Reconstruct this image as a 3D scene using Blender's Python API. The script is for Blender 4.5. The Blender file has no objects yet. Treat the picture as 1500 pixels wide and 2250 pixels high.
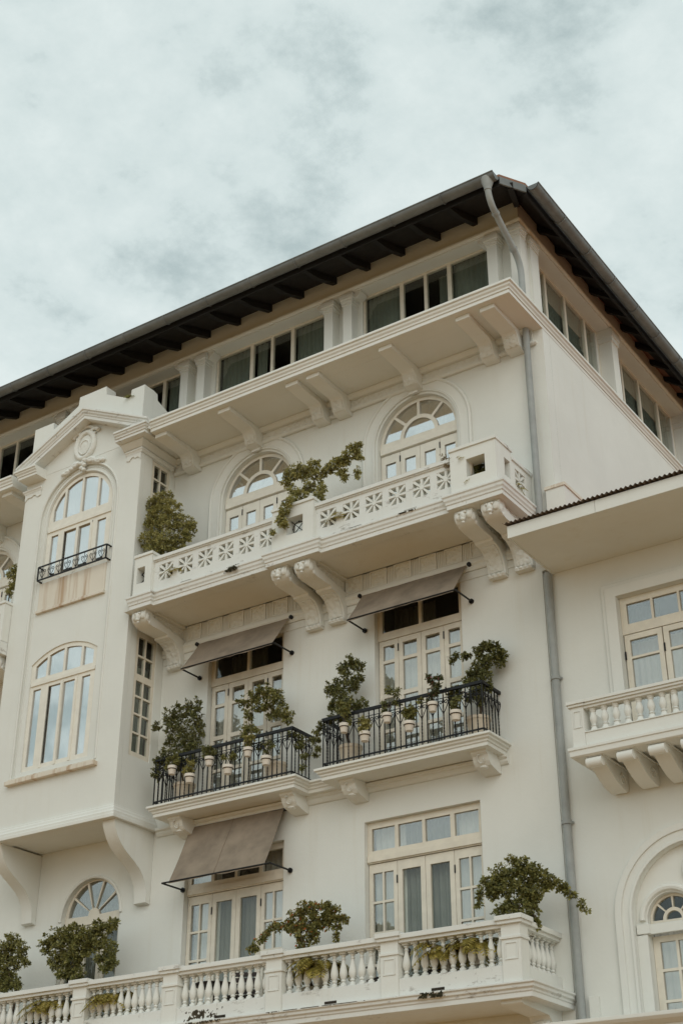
import bpy, bmesh, math, random
from mathutils import Vector, Matrix, noise as mnoise
from mathutils.geometry import delaunay_2d_cdt
rad = math.radians
PI = math.pi
sc = bpy.context.scene
COL = sc.collection

# ------------------------------------------------------------------ camera
cam = bpy.data.objects.new('camera', bpy.data.cameras.new('camera'))
COL.objects.link(cam)
cam.location = (0.0, -20.0, 1.6)
cam.rotation_euler = (rad(90 + 29.0), 0, rad(34.1))
cam.data.sensor_fit = 'VERTICAL'
cam.data.sensor_height = 36
cam.data.lens = 50.4
cam.data.clip_end = 2000
sc.camera = cam

# ------------------------------------------------------------------ sky, sun, exposure
SUN_EL, SUN_AZ = 30, 140           # azimuth the sun stands at, clockwise from +Y
world = bpy.data.worlds.new('World')
sc.world = world
world.use_nodes = True
wt = world.node_tree
wn, wl = wt.nodes, wt.links
wn.clear()


def N(nodes, t, **kw):
    n = nodes.new(t)
    for k, v in kw.items():
        if k.startswith('i_'):
            n.inputs[k[2:].replace('_', ' ')].default_value = v
        else:
            setattr(n, k, v)
    return n


wo = N(wn, 'ShaderNodeOutputWorld')
wb = N(wn, 'ShaderNodeBackground')
wb.inputs['Strength'].default_value = 0.1
wl.new(wb.outputs[0], wo.inputs[0])
sky = N(wn, 'ShaderNodeTexSky', sky_type='NISHITA', sun_disc=False)
sky.sun_elevation = rad(SUN_EL)
sky.sun_rotation = rad(SUN_AZ)
sky.air_density = 1.0
sky.dust_density = 3.0
tc = N(wn, 'ShaderNodeTexCoord')
sep = N(wn, 'ShaderNodeSeparateXYZ')
wl.new(tc.outputs['Generated'], sep.inputs[0])
zz = N(wn, 'ShaderNodeMath', operation='MAXIMUM')
zz.inputs[1].default_value = 0.0
wl.new(sep.outputs['Z'], zz.inputs[0])
za = N(wn, 'ShaderNodeMath', operation='ADD')
za.inputs[1].default_value = 0.22
wl.new(zz.outputs[0], za.inputs[0])
dx = N(wn, 'ShaderNodeMath', operation='DIVIDE')
dy = N(wn, 'ShaderNodeMath', operation='DIVIDE')
wl.new(sep.outputs['X'], dx.inputs[0]); wl.new(za.outputs[0], dx.inputs[1])
wl.new(sep.outputs['Y'], dy.inputs[0]); wl.new(za.outputs[0], dy.inputs[1])
cv = N(wn, 'ShaderNodeCombineXYZ')
wl.new(dx.outputs[0], cv.inputs[0]); wl.new(dy.outputs[0], cv.inputs[1])
cv.inputs[2].default_value = 18.66
n1 = N(wn, 'ShaderNodeTexNoise')
n1.inputs['Scale'].default_value = 4.2
n1.inputs['Detail'].default_value = 12
n1.inputs['Roughness'].default_value = 0.64
n1.inputs['Distortion'].default_value = 0.12
wl.new(cv.outputs[0], n1.inputs['Vector'])
n2 = N(wn, 'ShaderNodeTexNoise')
n2.inputs['Scale'].default_value = 1.3
n2.inputs['Detail'].default_value = 3
wl.new(cv.outputs[0], n2.inputs['Vector'])
nm = N(wn, 'ShaderNodeMath', operation='MULTIPLY_ADD')
nm.inputs[1].default_value = 0.45
n3 = N(wn, 'ShaderNodeTexNoise')
n3.inputs['Scale'].default_value = 15.0
n3.inputs['Detail'].default_value = 8
n3.inputs['Roughness'].default_value = 0.62
wl.new(cv.outputs[0], n3.inputs['Vector'])
nf = N(wn, 'ShaderNodeMath', operation='MULTIPLY_ADD')
nf.inputs[1].default_value = 0.34
wl.new(n3.outputs['Fac'], nf.inputs[0]); wl.new(n1.outputs['Fac'], nf.inputs[2])
wl.new(n2.outputs['Fac'], nm.inputs[0]); wl.new(nf.outputs[0], nm.inputs[2])
rp = N(wn, 'ShaderNodeValToRGB')
rp.color_ramp.elements[0].position = 0.72
rp.color_ramp.elements[0].color = (4.3, 5.2, 5.2, 1)
rp.color_ramp.elements[1].position = 1.0
rp.color_ramp.elements[1].color = (7.2, 8.0, 7.85, 1)
e = rp.color_ramp.elements.new(0.85); e.color = (6.3, 7.2, 7.1, 1)
wl.new(nm.outputs[0], rp.inputs[0])
mx = N(wn, 'ShaderNodeMixRGB', blend_type='MIX')
mx.inputs[0].default_value = 0.93
wl.new(sky.outputs[0], mx.inputs[1]); wl.new(rp.outputs[0], mx.inputs[2])
wl.new(mx.outputs[0], wb.inputs['Color'])

sun = bpy.data.objects.new('sun', bpy.data.lights.new('sun', 'SUN'))
COL.objects.link(sun)
sun.data.energy = 0.60
sun.data.angle = rad(45)
sun.data.color = (1.0, 0.965, 0.91)
az = rad(SUN_AZ)
sd = Vector((math.sin(az) * math.cos(rad(SUN_EL)), math.cos(az) * math.cos(rad(SUN_EL)), math.sin(rad(SUN_EL))))
sun.rotation_euler = sd.to_track_quat('Z', 'Y').to_euler()
sun.location = (0, -10, 40)

sc.view_settings.view_transform = 'Standard'
sc.view_settings.look = 'None'
sc.view_settings.exposure = 0.14
sc.view_settings.gamma = 1.0
sc.view_settings.use_curve_mapping = False
sc.cycles.use_denoising = True
sc.cycles.max_bounces = 8
sc.cycles.diffuse_bounces = 5
sc.cycles.transparent_max_bounces = 24
sc.cycles.caustics_reflective = False
sc.cycles.caustics_refractive = False


# ------------------------------------------------------------------ materials
def mat(name):
    m = bpy.data.materials.new(name)
    m.use_nodes = True
    nt = m.node_tree
    b = nt.nodes['Principled BSDF']
    return m, nt.nodes, nt.links, b


def mixc(nd, lk, fac, a, b, mode='MIX'):
    m = N(nd, 'ShaderNodeMixRGB', blend_type=mode)
    for i, v in ((0, fac), (1, a), (2, b)):
        if hasattr(v, 'links'):
            lk.new(v, m.inputs[i])
        elif i == 0:
            m.inputs[0].default_value = v
        else:
            m.inputs[i].default_value = (*v, 1)
    return m.outputs[0]


def noise(nd, lk, scale, detail=4, rough=0.5, stretch=None, seed=0.0):
    t = N(nd, 'ShaderNodeTexCoord')
    g = N(nd, 'ShaderNodeNewGeometry')
    mp = N(nd, 'ShaderNodeMapping')
    mp.inputs['Location'].default_value = (seed, seed * 1.7, seed * 0.6)
    if stretch:
        mp.inputs['Scale'].default_value = stretch
    lk.new(g.outputs['Position'], mp.inputs[0])
    n = N(nd, 'ShaderNodeTexNoise')
    n.inputs['Scale'].default_value = scale
    n.inputs['Detail'].default_value = detail
    n.inputs['Roughness'].default_value = rough
    lk.new(mp.outputs[0], n.inputs['Vector'])
    return n.outputs['Fac']


def ramp(nd, lk, src, p0, p1, v0=0.0, v1=1.0):
    r = N(nd, 'ShaderNodeMapRange')
    r.inputs['From Min'].default_value = p0
    r.inputs['From Max'].default_value = p1
    r.inputs['To Min'].default_value = v0
    r.inputs['To Max'].default_value = v1
    lk.new(src, r.inputs['Value'])
    return r.outputs[0]


def bump(nd, lk, bsdf, h, strength, dist=0.01, bevel=0.0):
    bp = N(nd, 'ShaderNodeBump')
    bp.inputs['Strength'].default_value = strength
    bp.inputs['Distance'].default_value = dist
    lk.new(h, bp.inputs['Height'])
    if bevel:
        bv = N(nd, 'ShaderNodeBevel')
        bv.samples = 4
        bv.inputs['Radius'].default_value = bevel
        lk.new(bv.outputs[0], bp.inputs['Normal'])
    lk.new(bp.outputs[0], bsdf.inputs['Normal'])


def mixm(nd, lk, a, b):
    m = N(nd, 'ShaderNodeMath', operation='MULTIPLY')
    lk.new(a, m.inputs[0]); lk.new(b, m.inputs[1])
    return m.outputs[0]


def plaster(name, base, grime=0.0, carve=0.0, bevel=0.012, rust=0.0):
    m, nd, lk, b = mat(name)
    big = noise(nd, lk, 0.55, 5, 0.6)
    c = mixc(nd, lk, ramp(nd, lk, big, 0.35, 0.7), tuple(x * 0.93 for x in base), base)
    # rain streaks: narrow in x, long in z
    st = noise(nd, lk, 1.0, 5, 0.65, (6.0, 6.0, 0.3), 3.0)
    c = mixc(nd, lk, mixm(nd, lk, ramp(nd, lk, st, 0.52, 0.8, 0.0, 0.34), ramp(nd, lk, noise(nd, lk, 0.7, 3, 0.5, None, 31.0), 0.42, 0.62)), c, (base[0] * .78, base[1] * .72, base[2] * .62))
    fine = noise(nd, lk, 9.0, 6, 0.7, None, 8.0)
    c = mixc(nd, lk, ramp(nd, lk, fine, 0.66, 0.82, 0.0, 0.22), c, (0.42, 0.38, 0.30))
    if grime:
        g1 = noise(nd, lk, 2.2, 8, 0.72, (1, 1, 2.6), 21.0)
        c = mixc(nd, lk, ramp(nd, lk, g1, 0.58, 0.70, 0.0, grime), c, (0.16, 0.115, 0.075))
        g2 = noise(nd, lk, 14.0, 6, 0.75, (1, 1, 0.5), 5.0)
        c = mixc(nd, lk, ramp(nd, lk, g2, 0.63, 0.73, 0.0, grime), c, (0.10, 0.085, 0.06))
    if rust:
        r1 = noise(nd, lk, 1.0, 4, 0.6, (7.0, 1.0, 0.35), 11.0)
        c = mixc(nd, lk, ramp(nd, lk, r1, 0.48, 0.68, 0.0, rust), c, (0.42, 0.26, 0.14))
    lk.new(c, b.inputs['Base Color'])
    b.inputs['Roughness'].default_value = 0.85
    b.inputs['Specular IOR Level'].default_value = 0.2
    h = noise(nd, lk, 26.0, 5, 0.6)
    if carve:
        t = N(nd, 'ShaderNodeNewGeometry')
        v = N(nd, 'ShaderNodeTexVoronoi', feature='SMOOTH_F1')
        v.inputs['Scale'].default_value = 15.0
        lk.new(t.outputs['Position'], v.inputs['Vector'])
        w = noise(nd, lk, 11.0, 3, 0.6, None, 2.0)
        a = N(nd, 'ShaderNodeMath', operation='ADD')
        lk.new(v.outputs['Distance'], a.inputs[0]); lk.new(w, a.inputs[1])
        bump(nd, lk, b, a.outputs[0], carve, 0.03, bevel)
    else:
        wv = noise(nd, lk, 1.6, 3, 0.5, None, 4.0)
        a = N(nd, 'ShaderNodeMath', operation='MULTIPLY_ADD')
        a.inputs[1].default_value = 5.0
        lk.new(wv, a.inputs[0]); lk.new(h, a.inputs[2])
        bump(nd, lk, b, a.outputs[0], 0.28, 0.007, bevel)
    return m


def simple(name, col, rough=0.6, metal=0.0, var=0.12, scale=12.0, bmp=0.15, bevel=0.0, spec=0.4):
    m, nd, lk, b = mat(name)
    f = noise(nd, lk, scale, 5, 0.6)
    c = mixc(nd, lk, ramp(nd, lk, f, 0.3, 0.7), tuple(x * (1 - var) for x in col), tuple(min(1, x * (1 + var)) for x in col))
    lk.new(c, b.inputs['Base Color'])
    b.inputs['Roughness'].default_value = rough
    b.inputs['Metallic'].default_value = metal
    b.inputs['Specular IOR Level'].default_value = spec
    bump(nd, lk, b, f, bmp, 0.004, bevel)
    return m


def glass(name, tint=(0.86, 0.9, 0.88), base=0.10):
    m, nd, lk, b = mat(name)
    nd.remove(b)
    out = nd['Material Output']
    tr = N(nd, 'ShaderNodeBsdfTransparent'); tr.inputs[0].default_value = (*tint, 1)
    gl = N(nd, 'ShaderNodeBsdfGlossy'); gl.inputs['Roughness'].default_value = 0.015
    gl.inputs[0].default_value = (0.96, 0.98, 0.98, 1)
    f = noise(nd, lk, 1.5, 2, 0.4)
    bp = N(nd, 'ShaderNodeBump'); bp.inputs['Strength'].default_value = 0.05; bp.inputs['Distance'].default_value = 0.02
    lk.new(f, bp.inputs['Height']); lk.new(bp.outputs[0], gl.inputs['Normal'])
    lw = N(nd, 'ShaderNodeLayerWeight'); lw.inputs[0].default_value = 0.5
    p5 = N(nd, 'ShaderNodeMath', operation='POWER'); p5.inputs[1].default_value = 4.0
    lk.new(lw.outputs['Facing'], p5.inputs[0])
    r = ramp(nd, lk, p5.outputs[0], 0.0, 1.0, base, 1.0)
    mx = N(nd, 'ShaderNodeMixShader')
    lk.new(r, mx.inputs[0]); lk.new(tr.outputs[0], mx.inputs[1]); lk.new(gl.outputs[0], mx.inputs[2])
    lk.new(mx.outputs[0], out.inputs[0])
    return m


def leafmat(name, dark, light, odd=None, oddp=0.0):
    m, nd, lk, b = mat(name)
    g = N(nd, 'ShaderNodeNewGeometry')
    c = mixc(nd, lk, g.outputs['Random Per Island'], dark, light)
    if odd:
        w = N(nd, 'ShaderNodeTexWhiteNoise', noise_dimensions='1D')
        lk.new(g.outputs['Random Per Island'], w.inputs['W'])
        t = N(nd, 'ShaderNodeMath', operation='LESS_THAN'); t.inputs[1].default_value = oddp
        lk.new(w.outputs['Value'], t.inputs[0])
        c = mixc(nd, lk, t.outputs[0], c, odd)
    lk.new(c, b.inputs['Base Color'])
    b.inputs['Roughness'].default_value = 0.42
    b.inputs['Specular IOR Level'].default_value = 0.45
    tl = N(nd, 'ShaderNodeBsdfTranslucent')
    lk.new(c, tl.inputs[0])
    mx = N(nd, 'ShaderNodeMixShader'); mx.inputs[0].default_value = 0.4
    lk.new(b.outputs[0], mx.inputs[1]); lk.new(tl.outputs[0], mx.inputs[2])
    lk.new(mx.outputs[0], nd['Material Output'].inputs[0])
    return m


WHITE = (0.785, 0.788, 0.742)
M = {}
M['wall'] = plaster('white_plaster', WHITE)
M['trim'] = plaster('trim_plaster', (0.795, 0.795, 0.748), 0.0, 0.0, 0.014)
M['grimy'] = plaster('weathered_plaster', (0.782, 0.785, 0.75), 0.75, 0.0, 0.014)
M['carved'] = plaster('carved_plaster', (0.775, 0.775, 0.725), 0.0, 1.0, 0.01)
M['relief'] = plaster('relief_plaster', (0.795, 0.795, 0.748), 0.0, 0.45, 0.01)
M['rusty'] = plaster('rust_streaked_plaster', (0.76, 0.70, 0.60), 0.0, 0.0, 0.01, 0.75)
M['wood'] = simple('cream_painted_wood', (0.75, 0.695, 0.59), 0.5, 0, 0.07, 6.0, 0.12, 0.006)
M['wood_pale'] = simple('pale_painted_wood', (0.79, 0.755, 0.67), 0.5, 0, 0.06, 6.0, 0.12, 0.006)
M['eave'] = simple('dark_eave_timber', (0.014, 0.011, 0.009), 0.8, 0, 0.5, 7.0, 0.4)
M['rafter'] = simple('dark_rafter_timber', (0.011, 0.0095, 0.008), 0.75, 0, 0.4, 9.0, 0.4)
M['zinc'] = simple('zinc_gutter', (0.17, 0.18, 0.178), 0.5, 0.1, 0.22, 3.0, 0.1)
M['pipe'] = simple('pale_grey_pipe_paint', (0.33, 0.345, 0.335), 0.55, 0.0, 0.14, 3.0, 0.1)
M['iron'] = simple('black_iron', (0.012, 0.012, 0.013), 0.45, 0.3, 0.4, 20.0, 0.2)
M['awning'] = simple('taupe_canvas', (0.27, 0.22, 0.17), 0.9, 0, 0.24, 2.2, 0.3, 0, 0.1)
M['pot'] = simple('white_glazed_pot', (0.74, 0.68, 0.60), 0.45, 0, 0.08, 9.0, 0.1)
M['planter'] = simple('cream_planter', (0.66, 0.57, 0.45), 0.7, 0, 0.12, 4.0, 0.2)
M['soil'] = simple('soil_and_slot_dark', (0.03, 0.022, 0.015), 0.95, 0, 0.5, 30.0, 0.6)  # planter soil; also the painted dark of the drain slots
M['bark'] = simple('brown_bark', (0.10, 0.075, 0.05), 0.9, 0, 0.4, 25.0, 0.6)
M['tin'] = simple('rust_red_roof_sheet', (0.43, 0.185, 0.115), 0.8, 0, 0.25, 3.0, 0.2)
M['tin_under'] = simple('shaded_bare_roof_sheet', (0.13, 0.11, 0.095), 0.8, 0, 0.3, 6.0, 0.2)  # bare underside, its grey-brown darkened for the shade below the eave
M['tile'] = simple('roof_covering', (0.24, 0.12, 0.075), 0.8, 0, 0.3, 4.0, 0.4)
M['room'] = simple('room_darkness', (0.06, 0.06, 0.052), 0.9, 0, 0.1, 2.0, 0.05)  # darkness of the unlit rooms put into their wall colour
M['sheer'] = simple('white_sheer_curtain', (0.86, 0.85, 0.81), 0.9, 0, 0.04, 3.0, 0.05)
M['drape'] = simple('grey_green_curtain', (0.20, 0.22, 0.19), 0.9, 0, 0.1, 3.0, 0.05)
M['drape_dark'] = simple('charcoal_curtain', (0.14, 0.14, 0.13), 0.9, 0, 0.1, 3.0, 0.05)
M['blind'] = simple('grey_blind', (0.26, 0.26, 0.235), 0.85, 0, 0.08, 2.0, 0.05)
M['pane'] = glass('window_glass', (0.93, 0.94, 0.92), 0.20)
M['pane_bright'] = glass('reflective_window_glass', (0.96, 0.96, 0.95), 0.60)
M['pane_dim'] = glass('low_reflection_glass', (0.94, 0.96, 0.94), 0.05)  # reflectivity cut so panes stay dark without surroundings to mirror
M['leaf_dark'] = leafmat('dark_green_leaf', (0.06, 0.07, 0.022), (0.32, 0.31, 0.115))
M['leaf_mid'] = leafmat('mid_green_leaf', (0.085, 0.092, 0.026), (0.40, 0.37, 0.125))
M['leaf_pale'] = leafmat('pale_green_leaf', (0.17, 0.165, 0.048), (0.55, 0.49, 0.19))
M['leaf_orange'] = leafmat('green_leaf_with_orange_blossom', (0.10, 0.105, 0.03), (0.42, 0.37, 0.12), (0.55, 0.16, 0.045), 0.05)
M['leaf_pink'] = leafmat('green_leaf_with_pink_blossom', (0.05, 0.065, 0.02), (0.16, 0.155, 0.06), (0.5, 0.2, 0.2), 0.05)
M['frond'] = leafmat('yellow_green_frond', (0.20, 0.17, 0.03), (0.46, 0.36, 0.09))
M['dry'] = leafmat('dry_straw', (0.22, 0.16, 0.09), (0.42, 0.33, 0.2))
M['moss'] = simple('dark_moss', (0.05, 0.045, 0.022), 0.95, 0, 0.6, 22.0, 0.8)
M['crust'] = simple('brown_grime_crust', (0.10, 0.082, 0.055), 0.95, 0, 0.5, 18.0, 0.6)
M['chair'] = simple('dark_stained_wood', (0.03, 0.02, 0.016), 0.6, 0, 0.3, 12.0, 0.2)
M['paving'] = simple('warm_bounce_paving', (0.415, 0.238, 0.10), 0.85, 0, 0.2, 2.5, 0.4)  # unseen ground; warm colour chosen to tint the light bounced onto soffits


# ------------------------------------------------------------------ mesh builder
class MB:
    def __init__(s):
        s.v = []; s.f = []

    def add(s, vs, fs):
        n = len(s.v)
        s.v += [tuple(v) for v in vs]
        s.f += [tuple(i + n for i in f) for f in fs]
        return s

    def box(s, x0, x1, y0, y1, z0, z1):
        return s.add([(x0, y0, z0), (x1, y0, z0), (x1, y1, z0), (x0, y1, z0), (x0, y0, z1), (x1, y0, z1), (x1, y1, z1), (x0, y1, z1)],
                     [(0, 3, 2, 1), (4, 5, 6, 7), (0, 1, 5, 4), (1, 2, 6, 5), (2, 3, 7, 6), (3, 0, 4, 7)])

    def bar(s, p, q, w, h, up=(0, 0, 1)):
        p = Vector(p); q = Vector(q); d = (q - p).normalized(); u = Vector(up)
        r = d.cross(u).normalized(); u = r.cross(d)
        vs = [c + r * (a * w / 2) + u * (b * h / 2) for c in (p, q) for a, b in ((-1, -1), (1, -1), (1, 1), (-1, 1))]
        return s.add(vs, [(0, 1, 2, 3), (7, 6, 5, 4), (0, 4, 5, 1), (1, 5, 6, 2), (2, 6, 7, 3), (3, 7, 4, 0)])

    def prism(s, poly, a, b, ax='y'):
        def P(u, v, w):
            return {'y': (u, w, v), 'x': (w, u, v), 'z': (u, v, w)}[ax]
        n = len(poly)
        vs = [P(u, v, a) for u, v in poly] + [P(u, v, b) for u, v in poly]
        return s.add(vs, [tuple(range(n)), tuple(range(2 * n - 1, n - 1, -1))] + [(i, (i + 1) % n, n + (i + 1) % n, n + i) for i in range(n)])

    def plate(s, outer, holes, a, b, ax='y'):
        """a slab with holes: 2D loops, thickness a..b along ax"""
        loops = [outer] + list(holes)
        vs = []; ed = []
        for L in loops:
            n0 = len(vs)
            vs += [Vector(p) for p in L]
            ed += [(n0 + i, n0 + (i + 1) % len(L)) for i in range(len(L))]
        ov, oe, of, *_ = delaunay_2d_cdt(vs, ed, [], 0, 1e-5)

        def inside(x, y):
            c = False
            for L in loops:
                j = len(L) - 1
                for i in range(len(L)):
                    xi, yi = L[i]; xj, yj = L[j]
                    if (yi > y) != (yj > y) and x < (xj - xi) * (y - yi) / (yj - yi) + xi:
                        c = not c
                    j = i
            return c
        keep = [f for f in of if inside(sum(ov[i][0] for i in f) / 3, sum(ov[i][1] for i in f) / 3)]

        def P(u, v, w):
            return {'y': (u, w, v), 'x': (w, u, v), 'z': (u, v, w)}[ax]
        for w in (a, b):
            s.add([P(p[0], p[1], w) for p in ov], keep)
        for L in loops:
            n = len(L)
            s.add([P(u, v, a) for u, v in L] + [P(u, v, b) for u, v in L], [(i, (i + 1) % n, n + (i + 1) % n, n + i) for i in range(n)])
        return s

    def tube(s, pts, r, n=8, closed=False):
        pts = [Vector(p) for p in pts]
        rr = r if isinstance(r, (list, tuple)) else [r] * len(pts)
        prev = None; vs = []
        m = len(pts)
        for i, p in enumerate(pts):
            d = (pts[(i + 1) % m] - pts[i - 1]) if closed else (pts[min(i + 1, m - 1)] - pts[max(i - 1, 0)])
            d = d.normalized()
            if prev is None:
                a = Vector((0, 0, 1)) if abs(d.z) < 0.9 else Vector((1, 0, 0))
                u = d.cross(a).normalized()
            else:
                u = (prev - d * prev.dot(d)).normalized()
            prev = u
            w = d.cross(u)
            vs += [p + (u * math.cos(2 * PI * k / n) + w * math.sin(2 * PI * k / n)) * rr[i] for k in range(n)]
        fs = []
        for i in range(m if closed else m - 1):
            j = (i + 1) % m
            fs += [(i * n + k, i * n + (k + 1) % n, j * n + (k + 1) % n, j * n + k) for k in range(n)]
        if not closed:
            fs += [tuple(range(n - 1, -1, -1)), tuple((m - 1) * n + k for k in range(n))]
        return s.add(vs, fs)

    def lathe(s, prof, c, n=12):
        m = len(prof)
        vs = [(c[0] + r * math.cos(2 * PI * k / n), c[1] + r * math.sin(2 * PI * k / n), c[2] + z) for r, z in prof for k in range(n)]
        fs = [(i * n + k, i * n + (k + 1) % n, (i + 1) * n + (k + 1) % n, (i + 1) * n + k) for i in range(m - 1) for k in range(n)]
        fs += [tuple(range(n - 1, -1, -1)), tuple((m - 1) * n + k for k in range(n))]
        return s.add(vs, fs)

    def ball(s, c, r, n=8, m=6):
        if not isinstance(r, (tuple, list)):
            r = (r, r, r)
        vs = [(c[0], c[1], c[2] - r[2])]
        for i in range(1, m):
            t = -PI / 2 + PI * i / m
            vs += [(c[0] + r[0] * math.cos(t) * math.cos(2 * PI * k / n), c[1] + r[1] * math.cos(t) * math.sin(2 * PI * k / n), c[2] + r[2] * math.sin(t)) for k in range(n)]
        vs.append((c[0], c[1], c[2] + r[2]))
        fs = [(0, 1 + (k + 1) % n, 1 + k) for k in range(n)]
        for i in range(m - 2):
            a = 1 + i * n
            fs += [(a + k, a + (k + 1) % n, a + n + (k + 1) % n, a + n + k) for k in range(n)]
        a = 1 + (m - 2) * n
        fs += [(a + k, a + (k + 1) % n, len(vs) - 1) for k in range(n)]
        return s.add(vs, fs)

    def sweep(s, prof, path, closed=False):
        """moulding: prof (out, z) carried along a plan path (x, y); 'out' to the right of travel; mitred corners"""
        m = len(path); vs = []
        for i, p in enumerate(path):
            p = Vector(p)
            d0 = (p - Vector(path[i - 1])).normalized() if (i > 0 or closed) else None
            d1 = (Vector(path[(i + 1) % m]) - p).normalized() if (i < m - 1 or closed) else None
            if d0 is None: d0 = d1
            if d1 is None: d1 = d0
            n0 = Vector((d0.y, -d0.x)); n1 = Vector((d1.y, -d1.x))
            b = (n0 + n1).normalized()
            k = 1 / max(0.2, b.dot(n0))
            vs += [(p.x + b.x * o * k, p.y + b.y * o * k, z) for o, z in prof]
        q = len(prof); fs = []
        for i in range(m if closed else m - 1):
            j = (i + 1) % m
            fs += [(i * q + k, i * q + (k + 1) % q, j * q + (k + 1) % q, j * q + k) for k in range(q)]
        if not closed:
            fs += [tuple(range(q)), tuple((m - 1) * q + k for k in range(q - 1, -1, -1))]
        return s.add(vs, fs)

    def build(s, name, m, parent=None, smooth=False, kind=None, bev=0.0, origin=None):
        xs, ys, zs = zip(*s.v)
        org = Vector(origin) if origin else Vector(((min(xs) + max(xs)) / 2, (min(ys) + max(ys)) / 2, min(zs)))
        me = bpy.data.meshes.new(name)
        bm = bmesh.new()
        bv = [bm.verts.new(Vector(v) - org) for v in s.v]
        for f in s.f:
            try:
                bm.faces.new([bv[i] for i in f])
            except ValueError:
                pass
        bmesh.ops.remove_doubles(bm, verts=bm.verts, dist=1e-5)
        bmesh.ops.recalc_face_normals(bm, faces=bm.faces)
        if bev:
            ed = [e for e in bm.edges if len(e.link_faces) == 2 and e.calc_face_angle(0) > 0.5]
            bmesh.ops.bevel(bm, geom=ed, offset=bev, segments=1, affect='EDGES', clamp_overlap=True)
        bm.to_mesh(me); bm.free()
        me.materials.append(m)
        if smooth:
            me.polygons.foreach_set('use_smooth', [True] * len(me.polygons))
            if smooth != 'all':
                try:
                    me.set_sharp_from_angle(angle=rad(38))
                except Exception:
                    pass
        o = bpy.data.objects.new(name, me)
        COL.objects.link(o)
        W = WL.get(parent.name, Vector((0, 0, 0))) if parent else Vector((0, 0, 0))
        o.location = org - W
        if parent:
            o.parent = parent
        WL[o.name] = org
        if kind:
            o['kind'] = kind
        return o


WL = {}          # world position of every builder-made object (none is rotated when its children are added)


def thing(name, label, cat, loc, group=None):
    o = bpy.data.objects.new(name, None)
    o.empty_display_size = 0.3
    COL.objects.link(o)
    o.location = loc
    o['label'] = label; o['category'] = cat
    if group:
        o['group'] = group
    WL[o.name] = Vector(loc)
    return o


def again(src, parent, world, rz=0.0):
    """another piece that shares src's mesh"""
    o = src.copy()
    COL.objects.link(o)
    o.parent = parent
    o.location = Vector(world) - (WL[parent.name] if parent else Vector((0, 0, 0)))
    o.rotation_euler = (0, 0, rz)
    WL[o.name] = Vector(world)
    return o


def arch(xc, zc, r, z0, n=28, a0=0.0, a1=PI):
    """opening outline: sill z0, vertical jambs, round head; counter-clockwise from lower right"""
    return [(xc - r, z0), (xc + r, z0)] + [(xc + r * math.cos(a0 + (a1 - a0) * i / n), zc + r * math.sin(a0 + (a1 - a0) * i / n)) for i in range(n + 1)]


def rect(x0, x1, z0, z1):
    return [(x0, z0), (x1, z0), (x1, z1), (x0, z1)]


def sector(xc, zc, r0, r1, a0, a1, n=8):
    o = [(xc + r1 * math.cos(a0 + (a1 - a0) * i / n), zc + r1 * math.sin(a0 + (a1 - a0) * i / n)) for i in range(n + 1)]
    if r0 <= 0:
        return o + [(xc, zc)]
    return o + [(xc + r0 * math.cos(a1 - (a1 - a0) * i / n), zc + r0 * math.sin(a1 - (a1 - a0) * i / n)) for i in range(n + 1)]


def grid_rects(xs, zs):
    return [rect(a, b, c, d) for a, b in xs for c, d in zs]


def curtain_sheet(x0, x1, z0, z1, y, folds=9.0, amp=0.02, ax='y'):
    mb = MB(); n = max(8, int((x1 - x0) * folds * 6))
    vs = []
    for i in range(n + 1):
        x = x0 + (x1 - x0) * i / n
        d = y + amp * math.sin(x * folds * 2 * PI) + 0.4 * amp * math.sin(x * folds * 5.1)
        for z in (z0, z1):
            vs.append((x, d, z) if ax == 'y' else (d, x, z))
    return mb.add(vs, [(2 * i, 2 * i + 2, 2 * i + 3, 2 * i + 1) for i in range(n)])


def room_box(x0, x1, y0, y1, z0, z1, open_ax='y'):
    mb = MB().box(x0, x1, y0, y1, z0, z1)
    mb.f.pop({'y': 2, 'x': 3}[open_ax])
    return mb

# ------------------------------------------------------------------ the ground
g = MB().box(-140, 120, -120, 90, -0.5, 0.0).build('ground', M['paving'], kind='structure')

# ------------------------------------------------------------------ the hotel
H = thing('hotel_building', 'large white stucco building with balconies, iron railings and a dark overhanging roof', 'building', (-15.0, 3.0, 0.0))
WX = -9.05            # side wall plane of the upper storeys
CX = -19.45          # middle of the bay projection


def glazed(parent, name, outer, holes, a, b, wood='wood', gl='pane', ax='y', inset=0.03):
    """a timber frame with one pane in every opening"""
    s = 1 if b > a else -1
    fr = MB().plate(outer, holes, a, b, ax).build(name, M[wood], parent)
    for h in holes:
        MB().prism(h, a + s * inset, a + s * (inset + 0.006), ax).build('pane', M[gl], fr)
    return fr


def backed(fr, box, curtains, ax='y'):
    x0, x1, y0, y1, z0, z1 = box
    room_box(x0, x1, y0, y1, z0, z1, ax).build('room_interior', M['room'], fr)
    for c0, c1, cz0, cz1, d, m in curtains:
        curtain_sheet(c0, c1, cz0, cz1, d, ax=ax).build('curtain', M[m], fr, smooth='all')


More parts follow.
